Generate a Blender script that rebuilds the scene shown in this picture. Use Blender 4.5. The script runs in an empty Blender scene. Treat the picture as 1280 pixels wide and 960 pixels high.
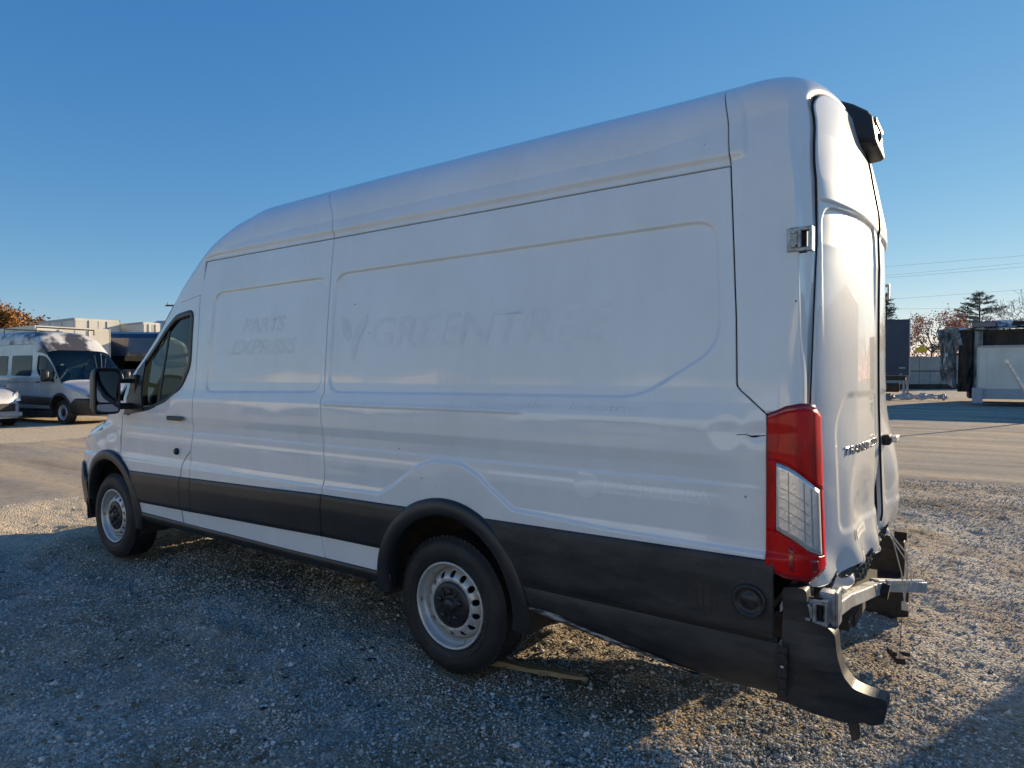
import bpy, bmesh, math, random
import numpy as np
from mathutils import Vector, Matrix
rnd = random.Random(7)
nr = np.random.default_rng(7)
sc = bpy.context.scene
COL = sc.collection
R_ = math.radians

# ------------------------------------------------------------------ camera, world, sun, exposure
cam_d = bpy.data.cameras.new("camera")
cam = bpy.data.objects.new("camera", cam_d); COL.objects.link(cam); sc.camera = cam
YAW, PITCH = R_(54.37), R_(-0.81)
fwd = Vector((-math.cos(YAW)*math.cos(PITCH), math.sin(YAW)*math.cos(PITCH), math.sin(PITCH)))
cam.location = (7.025, -3.551, 1.55)
cam.rotation_euler = fwd.to_track_quat('-Z', 'Y').to_euler()
cam_d.sensor_width = 36.0; cam_d.lens = 828.9/1280*36.0
cam_d.clip_start = 0.05; cam_d.clip_end = 5000

SUN = Vector((0.325, 0.946, 0.0)).normalized()
EL = R_(16)
sun_dir = Vector((SUN.x*math.cos(EL), SUN.y*math.cos(EL), math.sin(EL)))
w = bpy.data.worlds.new("World"); sc.world = w; w.use_nodes = True
wn = w.node_tree.nodes; wn.clear()
sky = wn.new('ShaderNodeTexSky'); sky.sky_type = 'NISHITA'; sky.sun_disc = False
sky.sun_elevation = EL; sky.sun_rotation = math.atan2(SUN.x, SUN.y)
sky.altitude = 0; sky.air_density = 0.85; sky.dust_density = 0.0; sky.ozone_density = 5.0
bg = wn.new('ShaderNodeBackground'); bg.inputs['Strength'].default_value = 0.13
wo = wn.new('ShaderNodeOutputWorld')
# tone response of the sky colour, channel by channel (the same for every direction and every use)
sep = wn.new('ShaderNodeSeparateColor'); cmb = wn.new('ShaderNodeCombineColor'); w.node_tree.links.new(sky.outputs[0], sep.inputs[0])
K_ = .1838
for i_, (p_, a_) in enumerate(((1.22, .97), (.78, .61), (.42, .585))):
    m1 = wn.new('ShaderNodeMath'); m1.operation = 'MULTIPLY'; m1.inputs[1].default_value = K_
    m2 = wn.new('ShaderNodeMath'); m2.operation = 'POWER'; m2.inputs[1].default_value = p_
    m3 = wn.new('ShaderNodeMath'); m3.operation = 'MULTIPLY'; m3.inputs[1].default_value = a_/K_
    for a1, b1 in ((sep.outputs[i_], m1.inputs[0]), (m1.outputs[0], m2.inputs[0]), (m2.outputs[0], m3.inputs[0]), (m3.outputs[0], cmb.inputs[i_])): w.node_tree.links.new(a1, b1)
w.node_tree.links.new(cmb.outputs[0], bg.inputs[0]); w.node_tree.links.new(bg.outputs[0], wo.inputs[0])
sl = bpy.data.lights.new("sun", 'SUN'); sl.energy = 5.0; sl.angle = R_(0.5); sl.color = (1.0, 0.80, 0.54)
so = bpy.data.objects.new("sun", sl); COL.objects.link(so); so.location = (20, 50, 20)
so.rotation_euler = sun_dir.to_track_quat('Z', 'Y').to_euler()
sc.view_settings.view_transform = 'Standard'; sc.view_settings.look = 'None'
sc.view_settings.exposure = 0.72; sc.view_settings.gamma = 1

# ------------------------------------------------------------------ helpers
def link(o, parent=None):
    COL.objects.link(o)
    if parent is not None: o.parent = parent
    return o
def empty(name, loc=(0,0,0), rz=0.0, label=None, cat=None, group=None):
    o = bpy.data.objects.new(name, None); COL.objects.link(o)
    o.location = loc; o.rotation_euler = (0,0,rz); o.empty_display_size = .3
    if label: o['label'] = label; o['category'] = cat
    if group: o['group'] = group
    return o
def meshobj(name, V, Fc, mat=None, parent=None, smooth=False, label=None):
    me = bpy.data.meshes.new(name); me.from_pydata([tuple(map(float, v)) for v in V], [], Fc); me.update()
    if mat: me.materials.append(mat)
    if smooth: me.polygons.foreach_set('use_smooth', [True]*len(me.polygons))
    o = bpy.data.objects.new(name, me); link(o, parent)
    if label: o['label'] = label
    return o
class MB:
    def __init__(s): s.v = []; s.f = []
    def add(s, V, Fc):
        n = len(s.v); s.v += [tuple(v) for v in V]; s.f += [tuple(i+n for i in f) for f in Fc]; return s
    def box(s, c, size, rz=0, M=None):
        hx, hy, hz = size[0]/2, size[1]/2, size[2]/2
        V = [Vector((sx*hx, sy*hy, sz*hz)) for sz in (-1,1) for sy in (-1,1) for sx in (-1,1)]
        if rz: Rm = Matrix.Rotation(rz, 3, 'Z'); V = [Rm@v for v in V]
        if M is not None: V = [M@v for v in V]
        V = [v+Vector(c) for v in V]
        return s.add(V, [(0,2,3,1),(4,5,7,6),(0,1,5,4),(2,6,7,3),(0,4,6,2),(1,3,7,5)])
    def tube(s, pts, r, n=8, cap=True):
        pts = [Vector(p) for p in pts]; rr = r if isinstance(r, (list, tuple)) else [r]*len(pts)
        V = []; up = None
        for i, p in enumerate(pts):
            d = (pts[min(i+1, len(pts)-1)]-pts[max(i-1, 0)]).normalized()
            a = d.orthogonal().normalized() if up is None else (up-d*up.dot(d)).normalized()
            up = a; b = d.cross(a)
            for k in range(n):
                t = 2*math.pi*k/n; V.append(p+(a*math.cos(t)+b*math.sin(t))*rr[i])
        Fc = [(i*n+k, i*n+(k+1)%n, (i+1)*n+(k+1)%n, (i+1)*n+k) for i in range(len(pts)-1) for k in range(n)]
        if cap: Fc += [tuple(range(n))[::-1], tuple((len(pts)-1)*n+k for k in range(n))]
        return s.add(V, Fc)
    def lathe(s, prof, c=(0,0,0), axis='y', n=48, sgn=1, cap=False):   # prof: (r, h)
        V = []
        for r, h in prof:
            for k in range(n):
                t = 2*math.pi*k/n
                if axis == 'y': V.append((c[0]+r*math.cos(t), c[1]+sgn*h, c[2]+r*math.sin(t)))
                elif axis == 'x': V.append((c[0]+sgn*h, c[1]+r*math.cos(t), c[2]+r*math.sin(t)))
                else: V.append((c[0]+r*math.cos(t), c[1]+r*math.sin(t), c[2]+sgn*h))
        m = len(prof)
        Fc = [(i*n+k, i*n+(k+1)%n, (i+1)*n+(k+1)%n, (i+1)*n+k) for i in range(m-1) for k in range(n)]
        if cap: Fc += [tuple(range(n))[::-1], tuple((m-1)*n+k for k in range(n))]
        return s.add(V, Fc)
    def obj(s, name, mat, parent=None, smooth=False, bevel=0, label=None, kind=None, auto=None):
        o = meshobj(name, s.v, s.f, mat, parent, smooth, label)
        if bevel:
            m = o.modifiers.new('bevel', 'BEVEL'); m.width = bevel; m.segments = 2; m.limit_method = 'ANGLE'
        if kind: o['kind'] = kind
        return o
def gridobj(name, P, mat, parent=None, mask=None, smooth=True, flip=False, label=None):
    n, m = P.shape[:2]
    idx = np.arange(n*m).reshape(n, m)
    q = np.stack([idx[:-1,:-1], idx[1:,:-1], idx[1:,1:], idx[:-1,1:]], -1)
    if mask is not None: q = q[mask]
    q = q.reshape(-1, 4)
    if flip: q = q[:, ::-1]
    used = np.unique(q); remap = np.full(n*m, -1); remap[used] = np.arange(len(used))
    V = P.reshape(-1, 3)[used]; q = remap[q]
    me = bpy.data.meshes.new(name)
    me.vertices.add(len(V)); me.vertices.foreach_set('co', V.astype(np.float32).ravel())
    me.loops.add(len(q)*4); me.loops.foreach_set('vertex_index', q.astype(np.int32).ravel())
    me.polygons.add(len(q)); me.polygons.foreach_set('loop_start', np.arange(0, len(q)*4, 4, dtype=np.int32))
    me.polygons.foreach_set('use_smooth', np.full(len(q), smooth))
    me.update(calc_edges=True); me.validate()
    if mat: me.materials.append(mat)
    o = bpy.data.objects.new(name, me); link(o, parent)
    if label: o['label'] = label
    return o
def sstep(x, a, b):
    t = np.clip((x-a)/(b-a), 0, 1); return t*t*(3-2*t)

# ------------------------------------------------------------------ materials
def mat(name, col, rough=.5, metal=0, coat=0, coat_r=.03, spec=.5, noise=0, nscale=8, col2=None, bump=0, bscale=40, thresh=(.4,.65), aniso=None):
    m = bpy.data.materials.new(name); m.use_nodes = True; nt = m.node_tree; N = nt.nodes; L = nt.links
    b = N['Principled BSDF']
    b.inputs['Base Color'].default_value = (*col, 1); b.inputs['Roughness'].default_value = rough
    b.inputs['Metallic'].default_value = metal; b.inputs['Coat Weight'].default_value = coat
    b.inputs['Coat Roughness'].default_value = coat_r; b.inputs['Specular IOR Level'].default_value = spec
    tc = N.new('ShaderNodeTexCoord')
    if col2 is not None:
        nz = N.new('ShaderNodeTexNoise'); nz.inputs['Scale'].default_value = nscale; nz.inputs['Detail'].default_value = 8
        nz.inputs['Roughness'].default_value = .6
        mp = N.new('ShaderNodeMapping'); L.new(tc.outputs['Object'], mp.inputs[0])
        if aniso: mp.inputs['Scale'].default_value = aniso
        L.new(mp.outputs[0], nz.inputs['Vector'])
        cr = N.new('ShaderNodeValToRGB'); cr.color_ramp.elements[0].position = thresh[0]; cr.color_ramp.elements[1].position = thresh[1]
        cr.color_ramp.elements[0].color = (*col, 1); cr.color_ramp.elements[1].color = (*col2, 1)
        L.new(nz.outputs[0], cr.inputs[0]); L.new(cr.outputs[0], b.inputs['Base Color'])
    if bump:
        n2 = N.new('ShaderNodeTexNoise'); n2.inputs['Scale'].default_value = bscale; n2.inputs['Detail'].default_value = 6
        L.new(tc.outputs['Object'], n2.inputs['Vector'])
        bp = N.new('ShaderNodeBump'); bp.inputs['Strength'].default_value = 1; bp.inputs['Distance'].default_value = bump
        L.new(n2.outputs[0], bp.inputs['Height']); L.new(bp.outputs[0], b.inputs['Normal'])
        if coat: L.new(bp.outputs[0], b.inputs['Coat Normal'])
    return m

def paint_white():
    m = bpy.data.materials.new('white_van_paint'); m.use_nodes = True; nt = m.node_tree; N = nt.nodes; L = nt.links
    b = N['Principled BSDF']; tc = N.new('ShaderNodeTexCoord')
    b.inputs['Roughness'].default_value = .38; b.inputs['Coat Weight'].default_value = 1; b.inputs['Coat Roughness'].default_value = .03
    b.inputs['Coat IOR'].default_value = 1.55
    # grime: fine film + rain streaks stretched vertically
    mp = N.new('ShaderNodeMapping'); mp.inputs['Scale'].default_value = (2.3, 2.3, .7); L.new(tc.outputs['Object'], mp.inputs[0])
    n1 = N.new('ShaderNodeTexNoise'); n1.inputs['Scale'].default_value = 2.2; n1.inputs['Detail'].default_value = 8; n1.inputs['Roughness'].default_value = .7
    L.new(mp.outputs[0], n1.inputs['Vector'])
    n2 = N.new('ShaderNodeTexNoise'); n2.inputs['Scale'].default_value = 1.3; n2.inputs['Detail'].default_value = 10; n2.inputs['Roughness'].default_value = .65
    L.new(tc.outputs['Object'], n2.inputs['Vector'])
    mul = N.new('ShaderNodeMath'); mul.operation = 'MULTIPLY'; L.new(n1.outputs[0], mul.inputs[0]); L.new(n2.outputs[0], mul.inputs[1])
    r1 = N.new('ShaderNodeValToRGB'); r1.color_ramp.elements[0].position = .15; r1.color_ramp.elements[1].position = .42
    r1.color_ramp.elements[0].color = (.83, .83, .82, 1); r1.color_ramp.elements[1].color = (.755, .745, .715, 1)
    L.new(mul.outputs[0], r1.inputs[0])
    # specks and chips
    n3 = N.new('ShaderNodeTexVoronoi'); n3.inputs['Scale'].default_value = 9; L.new(tc.outputs['Object'], n3.inputs['Vector'])
    r2 = N.new('ShaderNodeValToRGB'); r2.color_ramp.elements[0].position = .035; r2.color_ramp.elements[1].position = .05
    r2.color_ramp.elements[0].color = (.12, .10, .08, 1); r2.color_ramp.elements[1].color = (1, 1, 1, 1)
    L.new(n3.outputs['Distance'], r2.inputs[0])
    n4 = N.new('ShaderNodeTexNoise'); n4.inputs['Scale'].default_value = 2.5; L.new(tc.outputs['Object'], n4.inputs['Vector'])
    r3 = N.new('ShaderNodeValToRGB'); r3.color_ramp.elements[0].position = .56; r3.color_ramp.elements[1].position = .62
    L.new(n4.outputs[0], r3.inputs[0])
    mx = N.new('ShaderNodeMixRGB'); mx.blend_type = 'MULTIPLY'
    L.new(r3.outputs[0], mx.inputs[0]); L.new(r1.outputs[0], mx.inputs[1]); L.new(r2.outputs[0], mx.inputs[2])
    L.new(mx.outputs[0], b.inputs['Base Color'])
    # coat roughness dirt film
    r4 = N.new('ShaderNodeMapRange'); r4.inputs[1].default_value = .2; r4.inputs[2].default_value = .5; r4.inputs[3].default_value = .012; r4.inputs[4].default_value = .07
    L.new(mul.outputs[0], r4.inputs[0]); L.new(r4.outputs[0], b.inputs['Coat Roughness'])
    # very slight panel waviness
    n5 = N.new('ShaderNodeTexNoise'); n5.inputs['Scale'].default_value = 1.6; n5.inputs['Detail'].default_value = 2.5
    L.new(tc.outputs['Object'], n5.inputs['Vector'])
    bp = N.new('ShaderNodeBump'); bp.inputs['Distance'].default_value = .0045; bp.inputs['Strength'].default_value = 1
    L.new(n5.outputs[0], bp.inputs['Height']); L.new(bp.outputs[0], b.inputs['Normal']); L.new(bp.outputs[0], b.inputs['Coat Normal'])
    return m
M = {}
M['white'] = paint_white()
M['ghost'] = mat('decal_ghost_paint', (.71,.71,.695), .5, coat=1, coat_r=.09, col2=(.815,.815,.80), nscale=7, thresh=(.40,.68))
M['ghost_faint'] = mat('faint_decal_ghost_paint', (.745,.745,.73), .46, coat=1, coat_r=.075, col2=(.82,.82,.81), nscale=5, thresh=(.38,.62))
M['ghost_lit'] = mat('clean_ghost_paint', (.85,.85,.84), .38, coat=1, coat_r=.04)  # paler tone for the cleaner decal marks
M['black_plastic'] = mat('black_grained_plastic', (.013,.014,.016), .40, col2=(.026,.026,.027), nscale=3, bump=.0006, bscale=260)
M['skirt'] = mat('scuffed_black_plastic', (.015,.016,.018), .52, col2=(.042,.040,.038), nscale=5, bump=.0008, bscale=220, aniso=(1,1,3))
M['scuff'] = mat('scraped_plastic_edge', (.04,.04,.042), .7, col2=(.40,.40,.40), nscale=30, thresh=(.47,.60), aniso=(.5,1,3))
M['rubber'] = mat('tyre_rubber', (.011,.011,.012), .62, col2=(.026,.025,.024), nscale=7, bump=.0006, bscale=160)
M['steel'] = mat('silver_wheel_steel', (.56,.56,.55), .38, metal=.45, col2=(.46,.45,.42), nscale=14, thresh=(.45,.7))
M['rust_rim'] = mat('rust_worn_rim', (.58,.57,.53), .40, metal=.5, col2=(.18,.10,.06), nscale=30, thresh=(.60,.70))
M['cap'] = mat('black_hub_cap', (.02,.02,.022), .4)
M['dark'] = mat('dark_cavity', (.012,.012,.013), .8)
M['under'] = mat('underbody_grime', (.035,.03,.026), .8, col2=(.07,.055,.04), nscale=6)
M['seam'] = mat('seam_sealer_black', (.008,.008,.009), .7)
M['red'] = mat('red_lamp_lens', (.60,.004,.006), .3, coat=.22, spec=.15, coat_r=.02, col2=(.36,.003,.005), nscale=14, thresh=(.5,.62), aniso=(1,1,.3))
M['red_dark'] = mat('dark_red_lamp_lens', (.26,.004,.006), .2, coat=.5, coat_r=.02)
M['chrome'] = mat('bright_reflector', (.78,.79,.80), .28, metal=.75, bump=.0012, bscale=40)
M['galv'] = mat('galvanised_metal', (.42,.43,.44), .42, metal=.7, col2=(.20,.20,.20), nscale=18)
M['alu'] = mat('pale_aluminium', (.72,.71,.68), .42, metal=.55, col2=(.5,.48,.44), nscale=12)
M['badge'] = mat('dark_chrome_badge', (.22,.23,.25), .3, metal=.7)
M['sticker'] = mat('white_sticker', (.85,.84,.78), .5)
M['gray'] = mat('grey_print', (.35,.34,.33), .6)
M['cream_int'] = mat('cab_beige_plastic', (.30,.28,.25), .7)
M['seat'] = mat('grey_seat_cloth', (.055,.07,.09), .9, col2=(.08,.095,.115), nscale=30)
M['dash'] = mat('dark_dashboard_plastic', (.02,.02,.022), .6)
M['mirror'] = mat('mirror_silver', (.30,.34,.40), .03, metal=1)
def glass(name, tint, dark=.0):
    m = bpy.data.materials.new(name); m.use_nodes = True; nt = m.node_tree; N = nt.nodes; L = nt.links; N.clear()
    o = N.new('ShaderNodeOutputMaterial'); t = N.new('ShaderNodeBsdfTransparent'); t.inputs[0].default_value = (*tint, 1)
    g = N.new('ShaderNodeBsdfGlossy'); g.inputs['Roughness'].default_value = .015
    f = N.new('ShaderNodeFresnel'); f.inputs[0].default_value = 1.5
    mm = N.new('ShaderNodeMixShader'); L.new(f.outputs[0], mm.inputs[0]); L.new(t.outputs[0], mm.inputs[1]); L.new(g.outputs[0], mm.inputs[2])
    L.new(mm.outputs[0], o.inputs[0]); return m
M['glass'] = glass('tinted_window_glass', (.66,.80,.76))
M['dark_glass'] = glass('dark_privacy_glass', (.06,.065,.07))
M['clear'] = glass('clear_lamp_cover', (.86,.88,.9))

# ------------------------------------------------------------------ van surface (x 0 = nose, 6.5 = tail; y -1 = left side)
GX = np.linspace(-.2, 7.2, 1481)
def table(xs, ys, sig):
    g = np.interp(GX, xs, ys); k = np.arange(-60, 61)*(GX[1]-GX[0]); kk = np.exp(-.5*(k/sig)**2); kk /= kk.sum()
    return np.convolve(np.pad(g, 60, mode='edge'), kk, 'valid')
ZT = table([0,.03,.08,.2,.5,.95,1.02,1.86,2.05,2.28,2.45,2.65,2.9,3.6,4.75,6.1,7], [.62,.86,.98,1.06,1.15,1.25,1.31,2.13,2.315,2.505,2.625,2.725,2.785,2.80,2.812,2.812,2.81], .03)
HH = table([0,.1,.9,1.05,1.8,2.2,2.8,5.8,6.4,7], [.14,.2,.16,.12,.13,.2,.32,.32,.235,.235], .05)
TP = table([0,.05,.15,.35,.55,.8,1.2,2.4,7], [.62,.70,.79,.89,.945,.98,.993,1,1], .03)
PZg = np.linspace(0, 3, 601)
_pz = [0,.25,.45,.55,.8,1.0,1.2,1.4,1.8,2.2,2.37,2.45,3.0]; _py = [.975,.985,1.0,1.01,1.022,1.022,1.018,1.008,.975,.94,.925,.905,.72]
_k = np.arange(-25, 26)*.005; _kk = np.exp(-.5*(_k/.03)**2); _kk /= _kk.sum()
PYg = np.convolve(np.pad(np.interp(PZg, _pz, _py), 25, mode='edge'), _kk, 'valid')
_q = np.linspace(0, math.pi/2, 4000); _cy = np.cos(_q)**(2/5.); _cz = np.sin(_q)**(2/2.1)
_s = np.concatenate([[0], np.cumsum(np.hypot(np.diff(_cy)*.9, np.diff(_cz)*.32))]); _s /= _s[-1]
LC = 1.08
def Yside(x, z):
    y = np.interp(z, PZg, PYg)*np.interp(x, GX, TP)
    return y - .10*sstep(x, 2.35, 1.2)*sstep(z, 1.22, 2.1)
def zs_of(x): return np.interp(x, GX, ZT)-np.interp(x, GX, HH)
def S0(x, t, side):
    zt = np.interp(x, GX, ZT); h = np.interp(x, GX, HH); zs = zt-h
    q = np.clip((t-zs)/LC, 0, 1)
    top = t > zs
    ys = Yside(x, np.minimum(t, zs))
    y = np.where(top, ys*np.interp(q, _s, _cy), ys)
    z = np.where(top, zs+h*np.interp(q, _s, _cz), t)
    return np.stack([x, side*y, z], -1)
def normal(x, t, side):
    e = .004
    a = S0(x, t+e, side)-S0(x, t-e, side); b = S0(x+e, t, side)-S0(x-e, t, side)
    n = np.cross(b, a) if side < 0 else np.cross(a, b)
    return n/np.maximum(np.linalg.norm(n, axis=-1, keepdims=True), 1e-9)
def poly_sdf(px, py, poly):   # + inside
    px = np.asarray(px, float); d = np.full(px.shape, 1e9); ins = np.zeros(px.shape, bool)
    n = len(poly)
    for i in range(n):
        ax, ay = poly[i]; bx, by = poly[(i+1)%n]
        ex, ey = bx-ax, by-ay; wx, wy = px-ax, py-ay
        tt = np.clip((wx*ex+wy*ey)/(ex*ex+ey*ey), 0, 1)
        d = np.minimum(d, np.hypot(wx-ex*tt, wy-ey*tt))
        c = ((ay > py) != (by > py))
        with np.errstate(divide='ignore', invalid='ignore'):
            xi = (bx-ax)*(py-ay)/(by-ay if by != ay else 1e-12)+ax
        ins ^= c & (px < xi)
    return np.where(ins, d, -d)
def rpoly(poly, r, n=6):
    out = []; N = len(poly)
    for i in range(N):
        p = Vector(poly[i]); a = (Vector(poly[i-1])-p); b = (Vector(poly[(i+1)%N])-p)
        rr = min(r, a.length*.45, b.length*.45); p0 = p+a.normalized()*rr; p1 = p+b.normalized()*rr
        for k in range(n+1):
            t = k/n; out.append(tuple(p0*(1-t)**2+p*2*t*(1-t)+p1*t*t))
    return out
REC_C = rpoly([(2.53,1.425),(3.79,1.445),(3.79,2.14),(2.57,2.13)], .09)
REC_D = rpoly([(3.865,1.445),(5.85,1.455),(6.18,1.66),(6.155,2.165),(3.865,2.15)], .10)
LEDX = [0,1.55,3.81,4.33,4.45,4.60,4.72,4.90,5.00,5.10,5.22,5.72,6.5]; LEDZ = [.86,.875,.895,.905,.97,1.07,1.11,1.11,1.07,1.0,.92,.90,.89]
def Dside(x, t, detail=True):
    # horizontal feature lines of the lower body
    prof = np.interp(t, [.4,.84,.885,.90,.93,1.0,1.045,1.075,1.10,1.14,1.19,1.24,1.30,1.36,1.375,1.44,1.5], [.012,.012,.010,.006,.001,.002,.004,.002,-.001,-.005,-.002,.009,.0115,.0125,.012,.002,0])
    led = np.interp(x, LEDX, LEDZ)
    bul = sstep(t, led+.010, led-.012)*.013
    fade = sstep(x, .9, 1.6)*sstep(x, 6.45, 6.0)
    low = np.where(t < 1.13, np.maximum(prof*fade, bul), prof*fade)
    d = low
    if detail:
        d = d - .010*sstep(poly_sdf(x, t, REC_C), -.004, .008) - .010*sstep(poly_sdf(x, t, REC_D), -.004, .008)
        # rub crease above the wheel
        cr = sstep(x, 3.8, 3.86)*sstep(x, 5.30, 5.22)
        d = d + cr*.005*np.exp(-((t-1.379)/.008)**2)*(t > 1.379) + cr*.005*sstep(t, 1.362, 1.379)*(t <= 1.379)
        # dents
        rr = np.hypot((x-6.21)/.045, (t-1.33)/.05); d = d - .0025*np.exp(-rr**2)+.0009*np.exp(-((rr-1.5)/.4)**2)
        d = d - .006*np.exp(-((x-6.33)/.04)**2-((t-1.33)/.03)**2)
        d = d + .0012*np.sin(x*2.1+1)*np.sin(t*3.1)+.0008*np.sin(x*5.3+t*4)
    # roof rain step
    d = d + .016*sstep(t, 2.392, 2.418)*(1-sstep(t, 2.44, 2.72))*sstep(x, 2.2, 2.6)*sstep(x, 6.30, 6.22)
    # door waist dip around the handle and scallop at the cab
    d = d - .004*np.exp(-((x-2.17)/.06)**2-((t-1.225)/.045)**2)*(x < 2.4)
    return d
# crash-crumpled front fender
def Dfender(x, t):
    d = Dside(x, t, False)
    d = d + .012*np.sin(x*23+t*9)*np.exp(-((t-1.03)/.12)**2)*np.exp(-((x-1.0)/.3)**2)+.008*np.sin(t*41-x*12)*np.exp(-((x-.95)/.25)**2-((t-1.08)/.1)**2)
    return d
def S(x, t, side=-1, off=0., D=None):
    x = np.asarray(x, float); t = np.asarray(t, float)
    P = S0(x, t, side); n = normal(x, t, side)
    d = off + (D(x, t) if D is not None else 0)
    return P + n*np.asarray(d)[..., None]
def edges(n, w, eps=.0025):
    u = np.linspace(0, 1, n); e = eps/max(w, .01)
    if e < .4: u = np.unique(np.concatenate([u, [e, 1-e]]))
    return u
def patch(name, m, parent, fl, fr, tb, tt, side=-1, res=.012, rest=None, off=0., ret=.012, D=None, mask=None, label=None, gap=.0045, top=None):
    """a panel bounded by x = fl(t)..fr(t), t = tb..tt, with edges turned in"""
    rest = rest or res
    L = lambda f: (f if callable(f) else (lambda t: np.full(np.shape(t), float(f))))
    fl, fr = L(fl), L(fr)
    tm = (tb+tt)/2; W = float(fr(np.array(tm))-fl(np.array(tm))); H = tt-tb
    u = edges(max(3, int(W/res)), W); v = edges(max(3, int(H/rest)), H)
    T = tb+gap+(H-2*gap)*v[None, :]+0*u[:, None]
    if top is not None:                      # sloping top edge: T limited by top(x)
        x_ = fl(T)+(fr(T)-fl(T))*u[:, None]
        tp = np.minimum(top(x_), tt)-gap
        T = tb+gap+(tp-tb-gap)*v[None, :]
    X = fl(T)+gap+(fr(T)-fl(T)-2*gap)*u[:, None]
    n = normal(X, T, side)
    P = S0(X, T, side)+n*(off+(D(X, T) if D is not None else 0))[..., None] if D is not None else S0(X, T, side)+n*off
    mk = None
    if mask is not None:
        xc = (X[:-1,:-1]+X[1:,1:])/2; tc = (T[:-1,:-1]+T[1:,1:])/2; mk = mask(xc, tc)
    if ret:
        Pp = np.pad(P, ((1,1),(1,1),(0,0)), mode='edge'); npd = np.pad(n, ((1,1),(1,1),(0,0)), mode='edge')
        ring = np.ones(Pp.shape[:2], bool); ring[1:-1,1:-1] = False
        Pp[ring] -= npd[ring]*ret
        if mk is not None: mk = np.pad(mk, 1, mode='edge')
        P = Pp
    return gridobj(name, P, m, parent, mk, flip=(side > 0), label=label)
def strip(name, m, parent, pts, wid, side=-1, off=.01, thick=.012, D=None, closed=False, label=None, smooth=True, step=.02):
    """a raised band following a polyline (x,t) on the body; wid = half width (or list)"""
    p = [Vector(q) for q in pts]
    if closed: p.append(p[0])
    out = []
    for a, b in zip(p[:-1], p[1:]):
        k = max(1, int((b-a).length/step)); out += [a.lerp(b, i/k) for i in range(k)]
    if not closed: out.append(p[-1])
    N = len(out); w0 = wid
    A = []; B = []
    for i in range(N):
        if closed: d = out[(i+1)%N]-out[i-1]
        else: d = out[min(i+1, N-1)]-out[max(i-1, 0)]
        d.normalize(); nn = Vector((-d.y, d.x)); ww = w0(i/(N-1)) if callable(w0) else w0
        A.append(out[i]+nn*ww); B.append(out[i]-nn*ww)
    if closed: A.append(A[0]); B.append(B[0])
    A = np.array(A); B = np.array(B)
    rows = []
    for f, o in ((0, -thick), (0, 0), (.12, .35), (.5, .5), (.88, .35), (1, 0), (1, -thick)):
        q = A*(1-f)+B*f; oo = off+(o if o < 0 else o*thick*.6)
        rows.append(S(q[:,0], q[:,1], side, oo, D))
    P = np.stack(rows, 1)
    return gridobj(name, P, m, parent, label=label, smooth=smooth)
def fillpoly(name, m, parent, poly, side=-1, off=0., D=None, res=.02, thick=0, smooth=True):
    """a filled outline (x,t) laid on the body surface"""
    bm = bmesh.new(); vs = [bm.verts.new((p[0], p[1], 0)) for p in poly]
    f = bm.faces.new(vs); bmesh.ops.triangulate(bm, faces=[f])
    xs = [p[0] for p in poly]; ts = [p[1] for p in poly]
    for axis, lo, hi in ((0, min(xs), max(xs)), (1, min(ts), max(ts))):
        k = int((hi-lo)/res)
        for i in range(1, k+1):
            co = [0,0,0]; co[axis] = lo+(hi-lo)*i/(k+1); no = [0,0,0]; no[axis] = 1
            bmesh.ops.bisect_plane(bm, geom=bm.verts[:]+bm.edges[:]+bm.faces[:], plane_co=co, plane_no=no)
    bm.verts.ensure_lookup_table()
    X = np.array([v.co.x for v in bm.verts]); T = np.array([v.co.y for v in bm.verts]); P = S(X, T, side, off, D)
    for v, p in zip(bm.verts, P): v.co = p
    ng = Vector(normal(X.mean(), T.mean(), side)); bm.normal_update()
    if sum(f.normal.dot(ng)*f.calc_area() for f in bm.faces) < 0: bmesh.ops.reverse_faces(bm, faces=bm.faces[:])
    if thick:
        ng = normal(X.mean(), T.mean(), side)
        r = bmesh.ops.extrude_face_region(bm, geom=bm.faces[:]); 
        for v in [g for g in r['geom'] if isinstance(g, bmesh.types.BMVert)]: v.co += Vector(ng)*thick
    me = bpy.data.meshes.new(name); bm.to_mesh(me); bm.free(); me.materials.append(m)
    if smooth and not thick: me.polygons.foreach_set('use_smooth', [True]*len(me.polygons))
    o = bpy.data.objects.new(name, me); link(o, parent); return o

# seam curves x(t)
def seamA(t): return np.interp(t, [.3,.89,.96,1.09,1.23,1.6], [1.24,1.265,1.28,1.29,1.30,1.32])
def seamB(t): return np.interp(t, [.4,.46,.57,.72,.79,1.0,1.11,1.37,1.72,2.12,2.30,2.4], [2.45,2.44,2.41,2.385,2.37,2.37,2.388,2.392,2.39,2.375,2.42,2.43])
def seamM(t): return np.interp(t, [.4,.46,.58,.83,.93,.98,1.12,1.40,1.44,1.78,2.14,2.37,2.54,2.75,3.5], [3.86,3.85,3.825,3.84,3.85,3.857,3.84,3.812,3.83,3.822,3.82,3.828,3.78,3.62,3.60])
def seamR(t): return np.interp(t, [.3,.80,1.40,1.49,1.51,1.76,2.07,2.37,2.6,2.8,3.6], [6.375,6.375,6.365,6.265,6.25,6.24,6.22,6.20,6.17,6.13,6.12])
def doortop(x): return np.interp(x, [1.2,1.36,1.6,1.87,2.06,2.37,2.45], [1.36,1.53,1.78,2.0,2.09,2.125,2.13])
ARCH_F = (1.07, .385, .475); ARCH_R = (4.80, .42, .475)
def arch_mask(x, t): return (np.hypot(x-ARCH_F[0], t-ARCH_F[1]) > ARCH_F[2]) & (np.hypot(x-ARCH_R[0], t-ARCH_R[1]) > ARCH_R[2])
WIN = rpoly([(2.285,2.01),(2.30,1.62),(2.20,1.47),(2.02,1.36),(1.75,1.285),(1.36,1.235),(1.40,1.50),(1.62,1.71),(1.86,1.90),(2.02,1.985)], .05, 4)
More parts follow.
